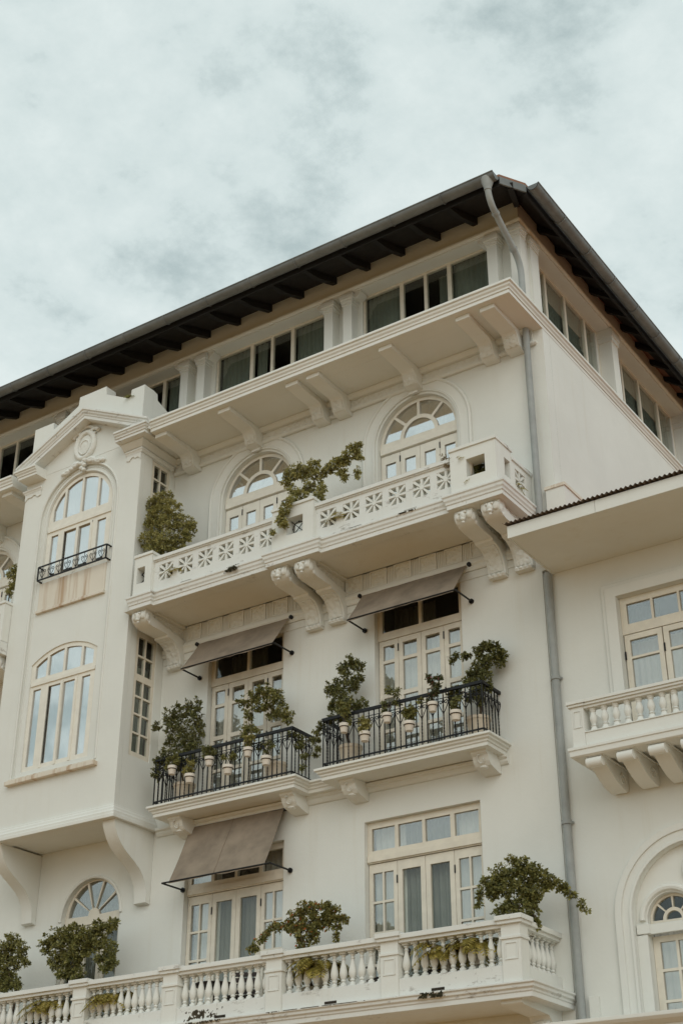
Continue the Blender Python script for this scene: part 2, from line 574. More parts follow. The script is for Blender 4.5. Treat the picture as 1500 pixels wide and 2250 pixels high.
# ---- front wall, openings left free
AR = 0.88
ARCHES = [-15.62, -11.82, -23.40]
ZC = 16.14
IRON = [(-16.66, -14.86), (-12.82, -11.02), (-24.0, -22.3)]
LOWD = [(-16.98, -14.76, 8.78), (-13.07, -10.83, 8.80)]
holes = [arch(x, ZC, AR, 13.74) for x in ARCHES]
holes += [rect(a, b, 9.66, 12.90) for a, b in IRON]
holes += [rect(a, b, 5.66, t) for a, b, t in LOWD]
FX, FZ, FR = -19.26, 8.02, 0.74
holes += [arch(FX, FZ, FR, 5.66)]
MB().plate([(-30, 0.02), (-9.42, 0.02), (-9.42, 12.56), (WX, 12.56), (WX, 17.62), (-30, 17.62)], holes, 0.0, 0.28).build('wall', M['wall'], H)
MB().box(WX - 0.28, WX, 0.283, 12.0, 12.58, 17.62).build('wall', M['wall'], H)
MB().box(-9.70, -9.42, 0.283, 12.0, 0.02, 12.55).build('wall', M['wall'], H)
MB().box(-30, WX - 0.3, 3.2, 3.4, 0.02, 17.5).build('wall', M['wall'], H)

# ---- arched doors of the third storey
for k, x in enumerate(ARCHES):
    z0, zt = 13.74, 15.98
    HS = []
    ro, ri, rj = AR - 0.075, 0.425, 0.345
    zf = 16.22
    HS.append(sector(x, zf, 0, rj, 0.0, PI, 14)[:-1])
    for q in range(4):
        a0, a1 = PI * q / 4, PI * (q + 1) / 4
        g0 = 0.02 / ro + (0.0 if q == 0 else 0.012); g1 = 0.02 / ro + (0.0 if q == 3 else 0.012)
        S = []
        n = 9
        rout = lambda t: -(zf - ZC) * math.sin(t) + math.sqrt(ro * ro - ((zf - ZC) * math.cos(t)) ** 2)
        for i in range(n + 1):
            t = a0 + g0 + (a1 - g1 - a0 - g0) * i / n
            S.append((x + rout(t) * math.cos(t), zf + rout(t) * math.sin(t)))
        for i in range(n + 1):
            t = a1 - g1 * 1.9 - (a1 - g1 * 1.9 - a0 - g0 * 1.9) * i / n
            S.append((x + ri * math.cos(t), zf + ri * math.sin(t)))
        HS.append(S)
    up = arch(x, ZC, AR - 0.004, zt, 28)
    fan = glazed(H, 'fanlight', up, HS, 0.10, 0.17, 'wood_pale', 'pane_bright')
    MB().box(x - AR + .02, x + AR - .02, 0.07, 0.10, zt + 0.01, zt + 0.13).build('transom', M['wood_pale'], fan)
    backed(fan, (x - 1.0, x + 1.0, 0.285, 1.8, 13.7, 17.2), [(x - 0.9, x + 0.9, 13.75, 17.0, 0.32, 'sheer')])
    lx = [x - AR + 0.01, x - 0.44, x, x + 0.44, x + AR - 0.01]
    for q in range(4):
        a, b = lx[q] + 0.004, lx[q + 1] - 0.004
        mg = 0.095
        hs = [rect(a + mg, b - mg, 15.47, 15.78), rect(a + mg, b - mg, 14.75, 15.40), rect(a + mg, b - mg, 14.1, 14.68)]
        dl = glazed(H, 'door_leaf', rect(a, b, z0 + .01, zt - 0.01), hs, 0.115, 0.165, 'wood_pale', 'pane_bright')
        if q in (0, 2):
            for zh in (15.75, 14.4):
                MB().box(b - 0.006, b + 0.012, 0.10, 0.118, zh, zh + 0.13).build('hinge', M['iron'], dl)
    # surround: archivolt, outer roll and keystone
    out = [(x + 1.16, 13.75)] + [(x + 1.16 * math.cos(PI * i / 36), ZC + 1.16 * math.sin(PI * i / 36)) for i in range(37)] + [(x - 1.16, 13.75)]
    inn = [(x - 0.93, 13.75)] + [(x - 0.93 * math.cos(PI * i / 36), ZC + 0.93 * math.sin(PI * i / 36)) for i in range(37)] + [(x + 0.93, 13.75)]
    sur = MB().plate(out + inn, [], -0.035, -0.001)
    for r, w in ((1.175, 0.035), (0.97, 0.014)):
        sur.tube([(x + r, -0.03, 13.75)] + [(x + r * math.cos(PI * i / 36), -0.03, ZC + r * math.sin(PI * i / 36)) for i in range(37)] + [(x - r, -0.03, 13.75)], w, 6)
    so = sur.build('arch_surround', M['trim'], H)
    MB().prism([(x - 0.09, ZC + 0.89), (x + 0.09, ZC + 0.89), (x + 0.15, 17.18), (x - 0.15, 17.18)], -0.09, -0.036).build('keystone', M['trim'], so)

# ---- french doors behind the iron balconies
for k, (a0, b0) in enumerate(IRON):
    xc = (a0 + b0) / 2
    zt, z0 = 12.90, 9.66
    tr = [rect(a0 + 0.10, xc - 0.03, 12.26, 12.80), rect(xc + 0.03, b0 - 0.10, 12.26, 12.80)]
    fr = glazed(H, 'transom_window', rect(a0 + .003, b0 - .003, 12.11, zt - .003), tr, 0.10, 0.17, 'wood', 'pane_dim')
    backed(fr, (a0 - .1, b0 + .1, 0.285, 1.8, 9.6, 13.1), [(a0, b0, 9.7, 12.1, 0.33, 'sheer'), (a0, xc, 12.05, 12.95, 0.7, 'drape_dark')])
    lx = [a0 + 0.02, xc - 0.47, xc, xc + 0.47, b0 - 0.02]
    for q in range(4):
        a, b = lx[q] + 0.004, lx[q + 1] - 0.004
        mg = 0.085
        hs = [rect(a + mg, b - mg, c, d) for c, d in ((11.72, 12.0), (11.08, 11.66), (10.42, 11.0), (9.86, 10.36))]
        dl = glazed(H, 'door_leaf', rect(a, b, z0 + .01, 12.10), hs, 0.115, 0.165, 'wood', 'pane')
        if q in (0, 2):
            for zh in (11.85, 10.8):
                MB().box(b - 0.006, b + 0.012, 0.10, 0.118, zh, zh + 0.14).build('hinge', M['iron'], dl)

# ---- wide doors behind the stone balcony
for k, (a0, b0, zt) in enumerate(LOWD):
    z0 = 5.66
    w = b0 - a0
    e = [a0 + 0.09, a0 + 0.545, a0 + 0.615, a0 + 1.08, a0 + 1.14, a0 + 1.62, a0 + 1.70, b0 - 0.09]
    tr = [rect(e[2 * i], e[2 * i + 1], 8.31, zt - 0.11) for i in range(4)]
    fr = glazed(H, 'transom_window', rect(a0 + .003, b0 - .003, 8.10, zt - .003), tr, 0.09, 0.17, 'wood', 'pane')
    cur = [(a0, a0 + 0.62, 5.7, 8.75, 0.33, 'sheer'), (b0 - 0.60, b0, 5.7, 8.75, 0.33, 'sheer'), (a0 + .6, b0 - .6, 5.7, 8.06, 0.34, 'blind')]
    if k == 1:
        cur.append((a0 + .6, b0 - .6, 8.06, 8.78, 0.36, 'blind'))
    else:
        cur.append((a0 + .9, b0 - .1, 8.1, 8.78, 0.5, 'drape_dark'))
    backed(fr, (a0 - .1, b0 + .1, 0.285, 1.8, 5.6, 9.0), cur)
    MB().box(a0 + 0.01, b0 - 0.01, 0.06, 0.09, 8.12, 8.22).build('transom', M['wood'], fr)
    xs = [a0 + 0.01, a0 + 0.57, a0 + 1.11, a0 + 1.66, b0 - 0.01]
    zg = (5.95, 6.42), (6.46, 6.93), (6.97, 7.43), (7.47, 7.94)
    for q in (0, 3):
        a, b = xs[q] + 0.004, xs[q + 1] - 0.004
        m2 = (a + b) / 2
        dl = glazed(H, 'side_light', rect(a, b, z0 + .01, 8.09), grid_rects(((a + .075, m2 - .016), (m2 + .016, b - .075)), zg), 0.115, 0.165, 'wood', 'pane')
        for zh in (7.72, 6.6):
            xh = b if q == 0 else a
            MB().box(xh - 0.008, xh + 0.010, 0.10, 0.118, zh, zh + 0.13).build('hinge', M['iron'], dl)
    for q in (1, 2):
        a, b = xs[q] + 0.004, xs[q + 1] - 0.004
        glazed(H, 'door_leaf', rect(a, b, z0 + .01, 8.09), [rect(a + .09, b - .09, 5.9, 7.93)], 0.115, 0.165, 'wood', 'pane_dim')

# ---- round-headed door under the bay
S = []
for q in range(5):
    a0, a1 = PI * q / 5 + .035, PI * (q + 1) / 5 - .035
    S.append(sector(FX, FZ + 0.06, 0.14, FR - 0.09, a0 if q else .03, a1 if q < 4 else PI - .03, 7))
fr = glazed(H, 'fanlight', arch(FX, FZ, FR - .003, FZ - 0.10), S, 0.09, 0.16, 'wood', 'pane')
backed(fr, (FX - .85, FX + .85, 0.285, 1.8, 5.6, 8.9), [(FX - .8, FX + .8, 5.7, 8.85, 0.4, 'blind')])
MB().tube([(FX + (FR + .03) * math.cos(PI * i / 24), -0.005, FZ + (FR + .03) * math.sin(PI * i / 24)) for i in range(25)], 0.035, 6).build('arch_moulding', M['trim'], fr)
for q in range(3):
    a = FX - FR + .01 + q * (2 * FR - .02) / 3; b = a + (2 * FR - .02) / 3 - .006
    glazed(H, 'door_leaf', rect(a, b, 5.68, FZ - 0.11), [rect(a + .09, b - .09, 6.0, 7.78)], 0.10, 0.15, 'wood', 'pane_dim')

# ---- band and carved frieze under the attic cornice
MB().box(-17.84, -9.24, -0.05, -0.002, 17.25, 17.5).build('frieze', M['carved'], H)
MB().sweep([(0, 17.17), (0.05, 17.17), (0.075, 17.20), (0.075, 17.23), (0.04, 17.25), (0, 17.25)], [(-17.83, -0.002), (-9.24, -0.002), (-9.24, 0.05)]).build('moulding', M['trim'], H)
MB().sweep([(0, 17.40), (0.07, 17.40), (0.13, 17.46), (0.13, 17.497), (0, 17.497)], [(-17.83, -0.052), (WX - 0.3, -0.052)]).build('moulding', M['trim'], H)

# ---- attic cornice (walkway ledge) with its brackets
PR = [(-1.29, 17.50), (0.0, 17.50), (0.0, 17.575), (0.018, 17.58), (0.022, 17.62), (0.05, 17.65), (0.055, 17.69), (0.085, 17.705), (0.085, 17.755), (0.0, 17.765), (-1.29, 17.765)]
MB().sweep(PR, [(-30, -1.30), (-21.45, -1.30)]).build('cornice', M['trim'], H)
PR2 = [(-0.4 if o < -1 else o, z) for o, z in PR]
MB().sweep(PR2, [(-17.45, -1.30), (-9.045, -1.30), (-9.045, 12.0)]).build('cornice', M['trim'], H)
MB().box(-17.45, -9.46, -0.90, -0.004, 17.50, 17.76).build('cornice_soffit', M['trim'], H)
MB().box(-30, -9.2, -0.5, 3.3, 17.56, 17.755).build('attic_floor', M['trim'], H)


def attic_bracket(x0, x1):
    b = MB()
    P = [(-1.17, 17.498), (-1.17, 17.41), (-1.12, 17.395), (-0.42, 17.385), (-0.36, 17.36), (-0.31, 17.30), (-0.27, 17.16), (-0.20, 17.10), (-0.06, 17.08), (-0.003, 17.08), (-0.003, 17.498)]
    b.prism(P, x0, x1, 'x')
    o = b.build('bracket', M['trim'], H, smooth=True)
    r = MB()
    r.prism([(-0.335, 17.33), (-0.30, 17.18), (-0.25, 17.12), (-0.20, 17.16), (-0.26, 17.34)], x0 + .035, x1 - .035, 'x')
    for t in range(3):
        r.ball(((x0 + x1) / 2 + (t - 1) * 0.06, -0.30 + 0.005 * t, 17.26 - 0.035 * (t % 2)), (0.035, 0.03, 0.05), 6, 5)
    r.build('bracket_carving', M['carved'], o)


for x0, x1 in ((-17.43, -17.12), (-15.77, -15.47), (-14.08, -13.79), (-13.58, -13.28), (-11.91, -11.62), (-10.23, -9.94), (-9.72, -9.42), (-23.25, -22.95), (-21.9, -21.6)):
    attic_bracket(x0, x1)

# ---- attic storey: columns, lintel, windows
YF, YG = 0.05, 0.36
ZL = 20.22
AX = -9.39
MB().plate([(-30, ZL), (AX, ZL), (AX, 20.78), (-30, 20.78)], [], YF, 0.42).build('attic_wall', M['wall'], H)
MB().plate([(0.42, ZL), (12, ZL), (12, 20.78), (0.42, 20.78)], [], AX - 0.35, AX, 'x').build('attic_wall', M['wall'], H)
LP = [(0, ZL + .02), (0.02, ZL + .02), (0.05, ZL + .05), (0.055, ZL + .09), (0.03, ZL + .11), (0.0, ZL + .11)]
MB().sweep(LP, [(-30, YF - .002), (AX + .002, YF - .002), (AX + .002, 12.0)]).build('moulding', M['trim'], H)


def attic_column(x0, x1, y0, y1, side=0):
    c = MB().box(x0, x1, y0, y1, 17.76, 19.93)
    c.box(x0 - .02, x1 + .02, y0 - .02, y1, 17.76, 18.15)
    for i, (a, b) in enumerate(((19.93, 19.99), (19.99, 20.06), (20.06, 20.15), (20.15, ZL - .002))):
        g = (0.018, 0.034, 0.055, 0.03)[i]
        c.box(x0 - g, x1 + g, y0 - g, y1 - .001 * i, a + .0005, b)
    return c.build('column', M['trim'], H)


PAIRS = [-13.67, -17.58, -21.35, -25.3]
for xp in PAIRS:
    for x0, x1 in ((xp - 0.35, xp - 0.13), (xp + 0.13, xp + 0.35)):
        attic_column(x0, x1, YF + .002, YG - .02)
    MB().box(xp - 0.46, xp + 0.46, YG - .06, YG + .08, 17.76, ZL - .003).build('pier', M['wall'], H)
    # haunches at the column heads
    for sx in (-1, 1):
        xa = xp + sx * 0.405
        MB().prism([(xa, ZL - .003), (xa, ZL - 0.17), (xa + sx * .05, ZL - .16), (xa + sx * 0.16, ZL - .05), (xa + sx * 0.16, ZL - .003)], YF + .03, YG - .03).build('haunch', M['trim'], H)
attic_column(-10.12, -9.90, YF + .002, YG - .02)
attic_column(AX - .225, AX + .0, YF + .002, YF + .24)
MB().box(-10.2, AX - .06, YG - .07, 0.6, 17.76, ZL - .003).build('pier', M['wall'], H)
MB().prism([(-10.18, ZL - .003), (-10.18, ZL - 0.17), (-10.23, ZL - .16), (-10.34, ZL - .05), (-10.34, ZL - .003)], YF + .03, YG - .03).build('haunch', M['trim'], H)

AW = [(-17.12, -14.12, (-16.15, -15.6, -15.05)), (-13.22, -10.20, (-12.28, -11.71, -11.15)), (-20.9, -18.04, (-20.2, -19.2, -18.66)), (-24.8, -21.8, (-23.95, -23.36, -22.7))]
for wi, (x0, x1, mu) in enumerate(AW):
    e = [x0 + .05]
    for i, mm in enumerate(mu):
        e += [mm - (.045 if i != 1 else .035), mm + (.045 if i != 1 else .035)]
    e.append(x1 - .05)
    hs = [rect(e[2 * i], e[2 * i + 1], 18.45, ZL - 0.055) for i in range(4)]
    fr = glazed(H, 'attic_window', rect(x0, x1, 18.3, ZL - .004), hs, YG - .01, YG + .06, 'wood', 'pane_dim')
    cur = [(e[0], e[1], 18.3, ZL, YG + .13, 'drape'), (e[6], e[7], 18.3, ZL, YG + .13, 'drape')]
    if wi == 0: cur.append((e[2], e[2] + .26, 18.3, ZL, YG + .14, 'drape'))
    if wi == 1: cur.append((e[4] + .12, e[5], 18.3, ZL, YG + .3, 'drape'))
    backed(fr, (x0 - .05, x1 + .05, YG + .07, 2.2, 18.2, ZL + .05), cur)
    MB().box(x0, x1, YG - .06, YG + .09, 17.756, 18.296).build('sill_wall', M['wall'], H)
# side row
for y0, y1 in ((0.51, 0.85),):
    attic_column(AX - .24, AX - .004, y0, y1)
SW = [(0.98, 4.28, (1.74, 2.65, 3.60)), (4.75, 8.4, (5.47, 6.42, 7.5)), (8.95, 11.9, (9.8, 10.7))]
for y0, y1, mu in SW:
    e = [y0 + .05]
    for mm in mu: e += [mm - .045, mm + .045]
    e.append(y1 - .05)
    hs = [rect(e[2 * i], e[2 * i + 1], 18.45, ZL - 0.055) for i in range(len(mu) + 1)]
    xg = AX - 0.30
    fr = glazed(H, 'attic_window', rect(y0, y1, 18.3, ZL - .004), hs, xg, xg - 0.07, 'wood', 'pane_dim', 'x')
    backed(fr, (xg - 1.9, xg - .08, y0 - .05, y1 + .05, 18.2, ZL + .05), [(y0, y1, 18.3, ZL, xg - .13, 'drape')], 'x')
    MB().box(xg - .1, xg + .05, y0, y1, 17.756, 18.296).build('sill_wall', M['wall'], H)
for y0, y1 in ((4.28, 4.60), (8.42, 8.75)):
    MB().box(AX - .30, AX - .003, y0, y1, 17.76, 19.9).box(AX - .3, AX + .03, y0 - .03, y1 + .03, 19.9005, 20.02).box(AX - .3, AX + .05, y0 - .05, y1 + .05, 20.0205, ZL - .003).build('column', M['trim'], H)
    MB().box(AX - .42, AX - .303, y0 - .15, y1 + .2, 17.76, ZL - .003).build('pier', M['wall'], H)

# ---- eaves, rafters, roof, gutters
A = Vector((-9.12, -1.22, 20.24)); B = Vector((-8.82, -0.72, 20.24)); Cc = Vector((AX, YF, 20.77))
FL, FRD = Vector((-31, -1.22, 20.24)), Vector((-8.82, 13, 20.24))
IL, IR = Vector((-31, YF, 20.77)), Vector((AX, 13, 20.77))
RL, RC = Vector((-31, 5.0, 22.7)), Vector((-14.6, 5.0, 22.7))
RR = Vector((-14.6, 13, 22.7))
up = Vector((0, 0, 0.07))


def slab(polys, t, name, m, parent):
    mb = MB()
    for p in polys:
        n = len(p)
        mb.add([q for q in p] + [q + t for q in p], [tuple(range(n)), tuple(range(2 * n - 1, n - 1, -1))] + [(i, (i + 1) % n, n + (i + 1) % n, n + i) for i in range(n)])
    return mb.build(name, m, parent)


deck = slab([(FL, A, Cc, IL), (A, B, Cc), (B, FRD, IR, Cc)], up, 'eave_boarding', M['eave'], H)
slab([(FL + up * 1.1, A + up * 1.1, Cc + up * 1.1, RC + up, RL + up), (A + up * 1.1, B + up * 1.1, Cc + up * 1.1), (B + up * 1.1, FRD + up * 1.1, RR + up, RC + up, Cc + up * 1.1)], Vector((0, 0, .06)), 'roof', M['tile'], H)
raf = None
for i in range(24):
    x = -10.33 - 0.853 * i
    if x < -30: break
    z1, z2 = 20.77 - .012, 20.245
    if raf is None:
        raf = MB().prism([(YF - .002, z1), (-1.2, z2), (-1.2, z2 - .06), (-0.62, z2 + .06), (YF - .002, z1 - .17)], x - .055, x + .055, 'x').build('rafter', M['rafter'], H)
        rw = WL[raf.name].copy()
    else:
        again(raf, H, (x, rw.y, rw.z))
rs = None
for i in range(15):
    y = 0.95 + 0.80 * i
    P = [(AX + .002, 20.758), (-8.84, 20.245), (-8.84, 20.16), (AX + .002, 20.58)]
    if rs is None:
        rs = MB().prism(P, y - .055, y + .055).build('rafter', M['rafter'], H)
        rw2 = WL[rs.name].copy()
    else:
        again(rs, H, (rw2.x, y, rw2.z))
MB().bar(A + Vector((.12, .2, -.06)), Cc + Vector((0, 0, -.09)), .11, .12).build('rafter', M['rafter'], H)
MB().bar(A + Vector((0, 0, -.015)), B + Vector((0, 0, -.015)), .03, .17).build('fascia_board', M['zinc'], H)
MB().bar(FL + Vector((0, .03, -.05)), A + Vector((0, .03, -.05)), .04, .16).build('fascia_board', M['rafter'], H)
MB().bar(B + Vector((-.03, 0, -.05)), FRD + Vector((-.03, 0, -.05)), .04, .16).build('fascia_board', M['rafter'], H)
gz = 20.27


def gutter(p, q, nx):
    d = (q - p).normalized(); side = Vector(nx)
    mb = MB(); vs = []
    n = 10; r = .125
    for c in (p, q):
        for rr in (r, r - .012):
            for i in range(n + 1):
                a = PI + PI * i / n
                vs.append(c + side * (rr * math.cos(a)) + Vector((0, 0, rr * math.sin(a))))
    m = n + 1
    fs = []
    for i in range(n):
        fs.append((i, i + 1, 2 * m + i + 1, 2 * m + i))
        fs.append((m + i, 3 * m + i, 3 * m + i + 1, m + i + 1))
        fs += [(i, m + i, m + i + 1, i + 1), (2 * m + i, 2 * m + i + 1, 3 * m + i + 1, 3 * m + i)]
    fs += [(0, 2 * m, 3 * m, m), (n, m + n, 3 * m + n, 2 * m + n)]
    mb.add(vs, fs)
    # stop end at the corner and rolled bead
    mb.add([q + side * (r * math.cos(PI + PI * i / n)) + Vector((0, 0, r * math.sin(PI + PI * i / n))) for i in range(m)] if d.x > 0 else [p + side * (r * math.cos(PI + PI * i / n)) + Vector((0, 0, r * math.sin(PI + PI * i / n))) for i in range(m)], [tuple(range(m))])
    mb.tube([p + side * r, q + side * r], .016, 6)
    o = mb.build('gutter', M['zinc'], H, smooth=True)
    L = (q - p).length; j = None; k = 1
    while k * 1.15 < L:
        c = p + d * (k * 1.15) if d.x < .5 else q - d * (k * 1.15)
        t = MB().tube([c + side * ((r + .008) * math.cos(PI + PI * i / 8)) + Vector((0, 0, (r + .008) * math.sin(PI + PI * i / 8))) for i in range(9)], .013, 5)
        if j is None:
            j = t.build('gutter_joint', M['zinc'], o)
            off = WL[j.name] - c
        else:
            again(j, o, c + off)
        k += 1
    return o


gutter(Vector((-31, -1.36, gz)), Vector((-9.12, -1.36, gz)), (0, -1, 0))
gutter(Vector((-8.68, -0.72, gz)), Vector((-8.68, 13, gz)), (1, 0, 0))

# ---- the corner downpipe: swan neck, upper run, lower run
pipe = []
P0, P1, P2, P3 = Vector((-9.30, -1.36, 20.2)), Vector((-9.30, -1.36, 19.75)), Vector((-9.32, -0.14, 19.05)), Vector((-9.32, -0.14, 18.6))
pts = [P0, P0 + Vector((0, 0, -.1))]
for i in range(7):
    t = i / 6
    pts.append((P1 + Vector((0, 0, .28))) * (1 - t) ** 2 + P1 * 2 * t * (1 - t) + (P1 + (P2 - P1) * .2) * t * t)
for i in range(7):
    t = i / 6
    pts.append((P2 + (P1 - P2) * .2) * (1 - t) ** 2 + P2 * 2 * t * (1 - t) + (P2 + Vector((0, 0, -.3))) * t * t)
pts.append(Vector((-9.32, -0.14, 12.7)))
dp = MB().tube(pts, .062, 14).build('downpipe', M['pipe'], H, smooth=True)
MB().lathe([(.07, -.02), (.075, .05), (.13, .22), (.13, .26)], (-9.30, -1.36, 19.98), 14).build('gutter_outlet', M['pipe'], dp, smooth=True)
for p in (P1 + (P2 - P1) * .22, P1 + (P2 - P1) * .78):
    d = (P2 - P1).normalized()
    MB().tube([p - d * .03, p + d * .03], .076, 14).build('pipe_collar', M['pipe'], dp, smooth=True)
dl = MB().tube([(-9.30, -0.055, 12.45), (-9.30, -0.055, 0.05)], .066, 14).build('downpipe', M['pipe'], H, smooth=True)
for z in (10.55, 8.15, 5.1):
    MB().lathe([(.074, -.035), (.085, -.03), (.085, .03), (.074, .035)], (-9.30, -0.055, z), 14).build('pipe_collar', M['pipe'], dl, smooth=True)
    MB().bar((-9.40, -.01, z), (-9.20, -.01, z), .02, .03).build('pipe_clip', M['pipe'], dl)

# upstand at the foot of the corner, above the annex roof
us = MB().box(-9.20, -8.84, -0.09, 1.6, 12.75, 14.02).build('upstand', M['wall'], H)
MB().box(-9.22, -8.82, -0.11, 1.6, 14.02, 14.08).build('coping', M['rusty'], us)

# ------------------------------------------------------------------ the projecting bay
OY = -1.10
OX0, OX1 = -21.20, -17.84
NX = -19.53                     # niche and window axis
EL, ER, AP = -21.22, -17.48, -19.36   # pediment eaves and apex


def gable(x):
    return 17.52 + (0.93 * (1 - abs(x - AP) / ((ER - EL) / 2)))


niche = arch(NX, 16.38, 1.11, 10.66, 30)
front = [(OX0, 9.62), (OX1, 9.62), (OX1, 17.55), (AP, 18.62), (OX0, 17.55)]
MB().plate(front, [niche], OY, OY + .12).build('bay_wall', M['wall'], H)
segR, segC = 1.541, 11.80
seg_h = math.asin(0.9 / segR)
seg = [(NX - 0.92, 10.78), (NX + 0.86, 10.78)] + [(NX - .03 + segR * math.sin(seg_h * (1 - i / 9)), segC + segR * math.cos(seg_h * (1 - i / 9))) for i in range(19)]
uw = arch(NX, 16.38, 0.93, 14.94, 28)
rec = arch(NX, 16.38, 1.14, 10.60, 30)
MB().plate(rec, [uw, seg], OY + .045, OY + .14).build('recess_panel', M['wall'], H)
for r, yy, w in ((1.12, OY - .004, .024), (1.05, OY + .04, .014), (0.96, OY + .035, .02)):
    zb = 10.66 if r > 1 else 14.94
    MB().tube([(NX + r, yy, zb)] + [(NX + r * math.cos(PI * i / 36), yy, 16.38 + r * math.sin(PI * i / 36)) for i in range(37)] + [(NX - r, yy, zb)], w, 6).build('moulding', M['trim'], H)
MB().box(NX - 1.17, NX + 1.18, OY - .11, OY + .05, 10.52, 10.60).box(NX - 1.12, NX + 1.13, OY - .07, OY + .05, 10.60, 10.64).build('sill', M['rusty'], H)
MB().box(NX - .93, NX + .93, OY + .02, OY + .0445, 14.26, 14.90).build('apron_panel', M['rusty'], H)
MB().box(NX - .95, NX + .95, OY - .02, OY + .044, 14.20, 14.258).build('apron_sill', M['rusty'], H)
# right and left flanks
s1, s2 = rect(-0.74, -0.17, 15.2, 17.24), rect(-0.82, -0.22, 10.72, 13.30)
MB().plate([(OY + .121, 9.62), (-0.003, 9.62), (-0.003, 17.55), (OY + .121, 17.55)], [s1, s2], OX1 - .12, OX1, 'x').build('bay_wall', M['wall'], H)
MB().box(OX0, OX0 + .12, OY + .121, -0.003, 9.62, 17.55).build('bay_wall', M['wall'], H)
MB().box(OX0 + .01, OX1 - .01, OY + .01, -0.003, 9.44, 9.615).build('bay_floor', M['trim'], H)


def panes_under_arch(xs, zb, R, xc, zc, n=8):
    o = []
    for a, b in xs:
        P = [(a, zb), (b, zb)]
        for i in range(n + 1):
            x = b + (a - b) * i / n
            P.append((x, zc + math.sqrt(max(.0004, R * R - (x - xc) ** 2))))
        o.append(P)
    return o


# upper window
up_l = [(NX - .80, NX - .52), (NX - .46, NX - .03), (NX + .03, NX + .44), (NX + .50, NX + .78)]
hs = panes_under_arch(up_l, 16.37, .85, NX, 16.37)
lo_l = [(NX - .80, NX - .60), (NX - .45, NX - .07), (NX - .005, NX + .33), (NX + .52, NX + .76)]
hs += [rect(a, b, 15.05, 16.02) for a, b in lo_l]
fr = glazed(H, 'bay_window', arch(NX, 16.38, .926, 14.945, 28), hs, OY + .07, OY + .13, 'wood_pale', 'pane_bright')
MB().box(NX - .91, NX + .91, OY + .045, OY + .07, 16.12, 16.20).build('transom', M['wood_pale'], fr)
for a, b in ((NX - .48, NX - .42), (NX - .07, NX - .0), (NX + .33, NX + .39)):
    MB().box(a, b, OY + .055, OY + .07, 14.96, 16.06).build('casement_stile', M['wood_pale'], fr)
MB().box(NX - .48, NX + .39, OY + .056, OY + .07, 16.02, 16.065).build('casement_rail', M['wood_pale'], fr)
backed(fr, (NX - 1.15, NX + 1.15, OY + .145, 0.6, 14.8, 17.4), [(NX - 1.0, NX + 1.0, 14.9, 17.3, OY + .19, 'sheer')])
# lower window with segmental head
lo2 = [(NX - .83, NX - .62), (NX - .43, NX - .08), (NX - .0, NX + .32), (NX + .50, NX + .72)]
hs = panes_under_arch([(NX - .82, NX - .52), (NX - .46, NX - .06), (NX + .0, NX + .42), (NX + .48, NX + .76)], 12.74, segR - .09, NX - .03, segC)
hs += [rect(a, b, 10.88, 12.50) for a, b in lo2]
seg_in = [(NX - 0.917, 10.783), (NX + 0.857, 10.783)] + seg[2:]
fr = glazed(H, 'bay_window', seg_in, hs, OY + .07, OY + .13, 'wood_pale', 'pane_bright')
MB().box(NX - .9, NX + .85, OY + .045, OY + .07, 12.58, 12.66).build('transom', M['wood_pale'], fr)
for a, b in ((NX - .46, NX - .40), (NX - .07, NX - .01), (NX + .32, NX + .38)):
    MB().box(a, b, OY + .055, OY + .07, 10.80, 12.54).build('casement_stile', M['wood_pale'], fr)
backed(fr, (NX - 1.15, NX + 1.15, OY + .145, 0.6, 10.5, 13.6), [(NX - .95, NX + .95, 10.6, 13.5, OY + .19, 'sheer')])
# flank windows
for y0, y1, z0, z1, zs in ((-.74, -.17, 15.2, 17.24, [(15.28, 15.6), (15.66, 15.98), (16.1, 16.46), (16.5, 16.82), (16.86, 17.16)]),
                           (-.82, -.22, 10.72, 13.30, [(10.82, 11.18), (11.22, 11.56), (11.60, 11.92), (11.96, 12.26), (12.40, 12.76), (12.80, 13.18)])):
    m2 = (y0 + y1) / 2
    fr = glazed(H, 'flank_window', rect(y0 + .002, y1 - .002, z0 + .002, z1 - .002), grid_rects(((y0 + .09, m2 - .02), (m2 + .02, y1 - .07)), zs), OX1 - .02, OX1 - .08, 'wood', 'pane_dim', 'x', .02)
    backed(fr, (OX1 - 1.0, OX1 - .125, y0 - .05, y1 + .05, z0 - .1, z1 + .1), [(y0, y1, z0, z1 - .65, OX1 - .2, 'drape')], 'x')

# pediment: raking cornice, broken returns, stepped parapet behind
RK = [(-.26, 0), (0, 0), (0, .08), (.015, .085), (.02, .12), (.05, .15), (.055, .19), (.085, .205), (.085, .255), (0, .265), (-.26, .265)]
mb = MB()
st = [(EL - .04, 17.56), (AP, 18.50), (ER + .04, 17.56)]
q = len(RK)
vs = [(x, -1.36 - o, z + d) for x, z in st for o, d in RK]
mb.add(vs, [(i * q + k, i * q + (k + 1) % q, (i + 1) * q + (k + 1) % q, (i + 1) * q + k) for i in range(2) for k in range(q)] + [tuple(range(q)), tuple(2 * q + k for k in range(q))])
mb.build('raking_cornice', M['grimy'], H)
R2 = [(-.5, 17.50), (0, 17.50), (0, 17.56), (.02, 17.565), (.025, 17.60), (.055, 17.625), (.06, 17.655), (.085, 17.665), (.085, 17.71), (-.5, 17.73)]
MB().sweep(R2, [(-18.34, -1.40), (ER - .04, -1.40), (ER - .04, -0.9)]).build('cornice', M['grimy'], H)
MB().sweep(R2, [(EL + .04, -0.9), (EL + .04, -1.40), (-20.62, -1.40)]).build('cornice', M['trim'], H)
MB().box(ER - .45, ER - .06, -1.39, -0.05, 17.505, 17.725).build('cornice_core', M['trim'], H)
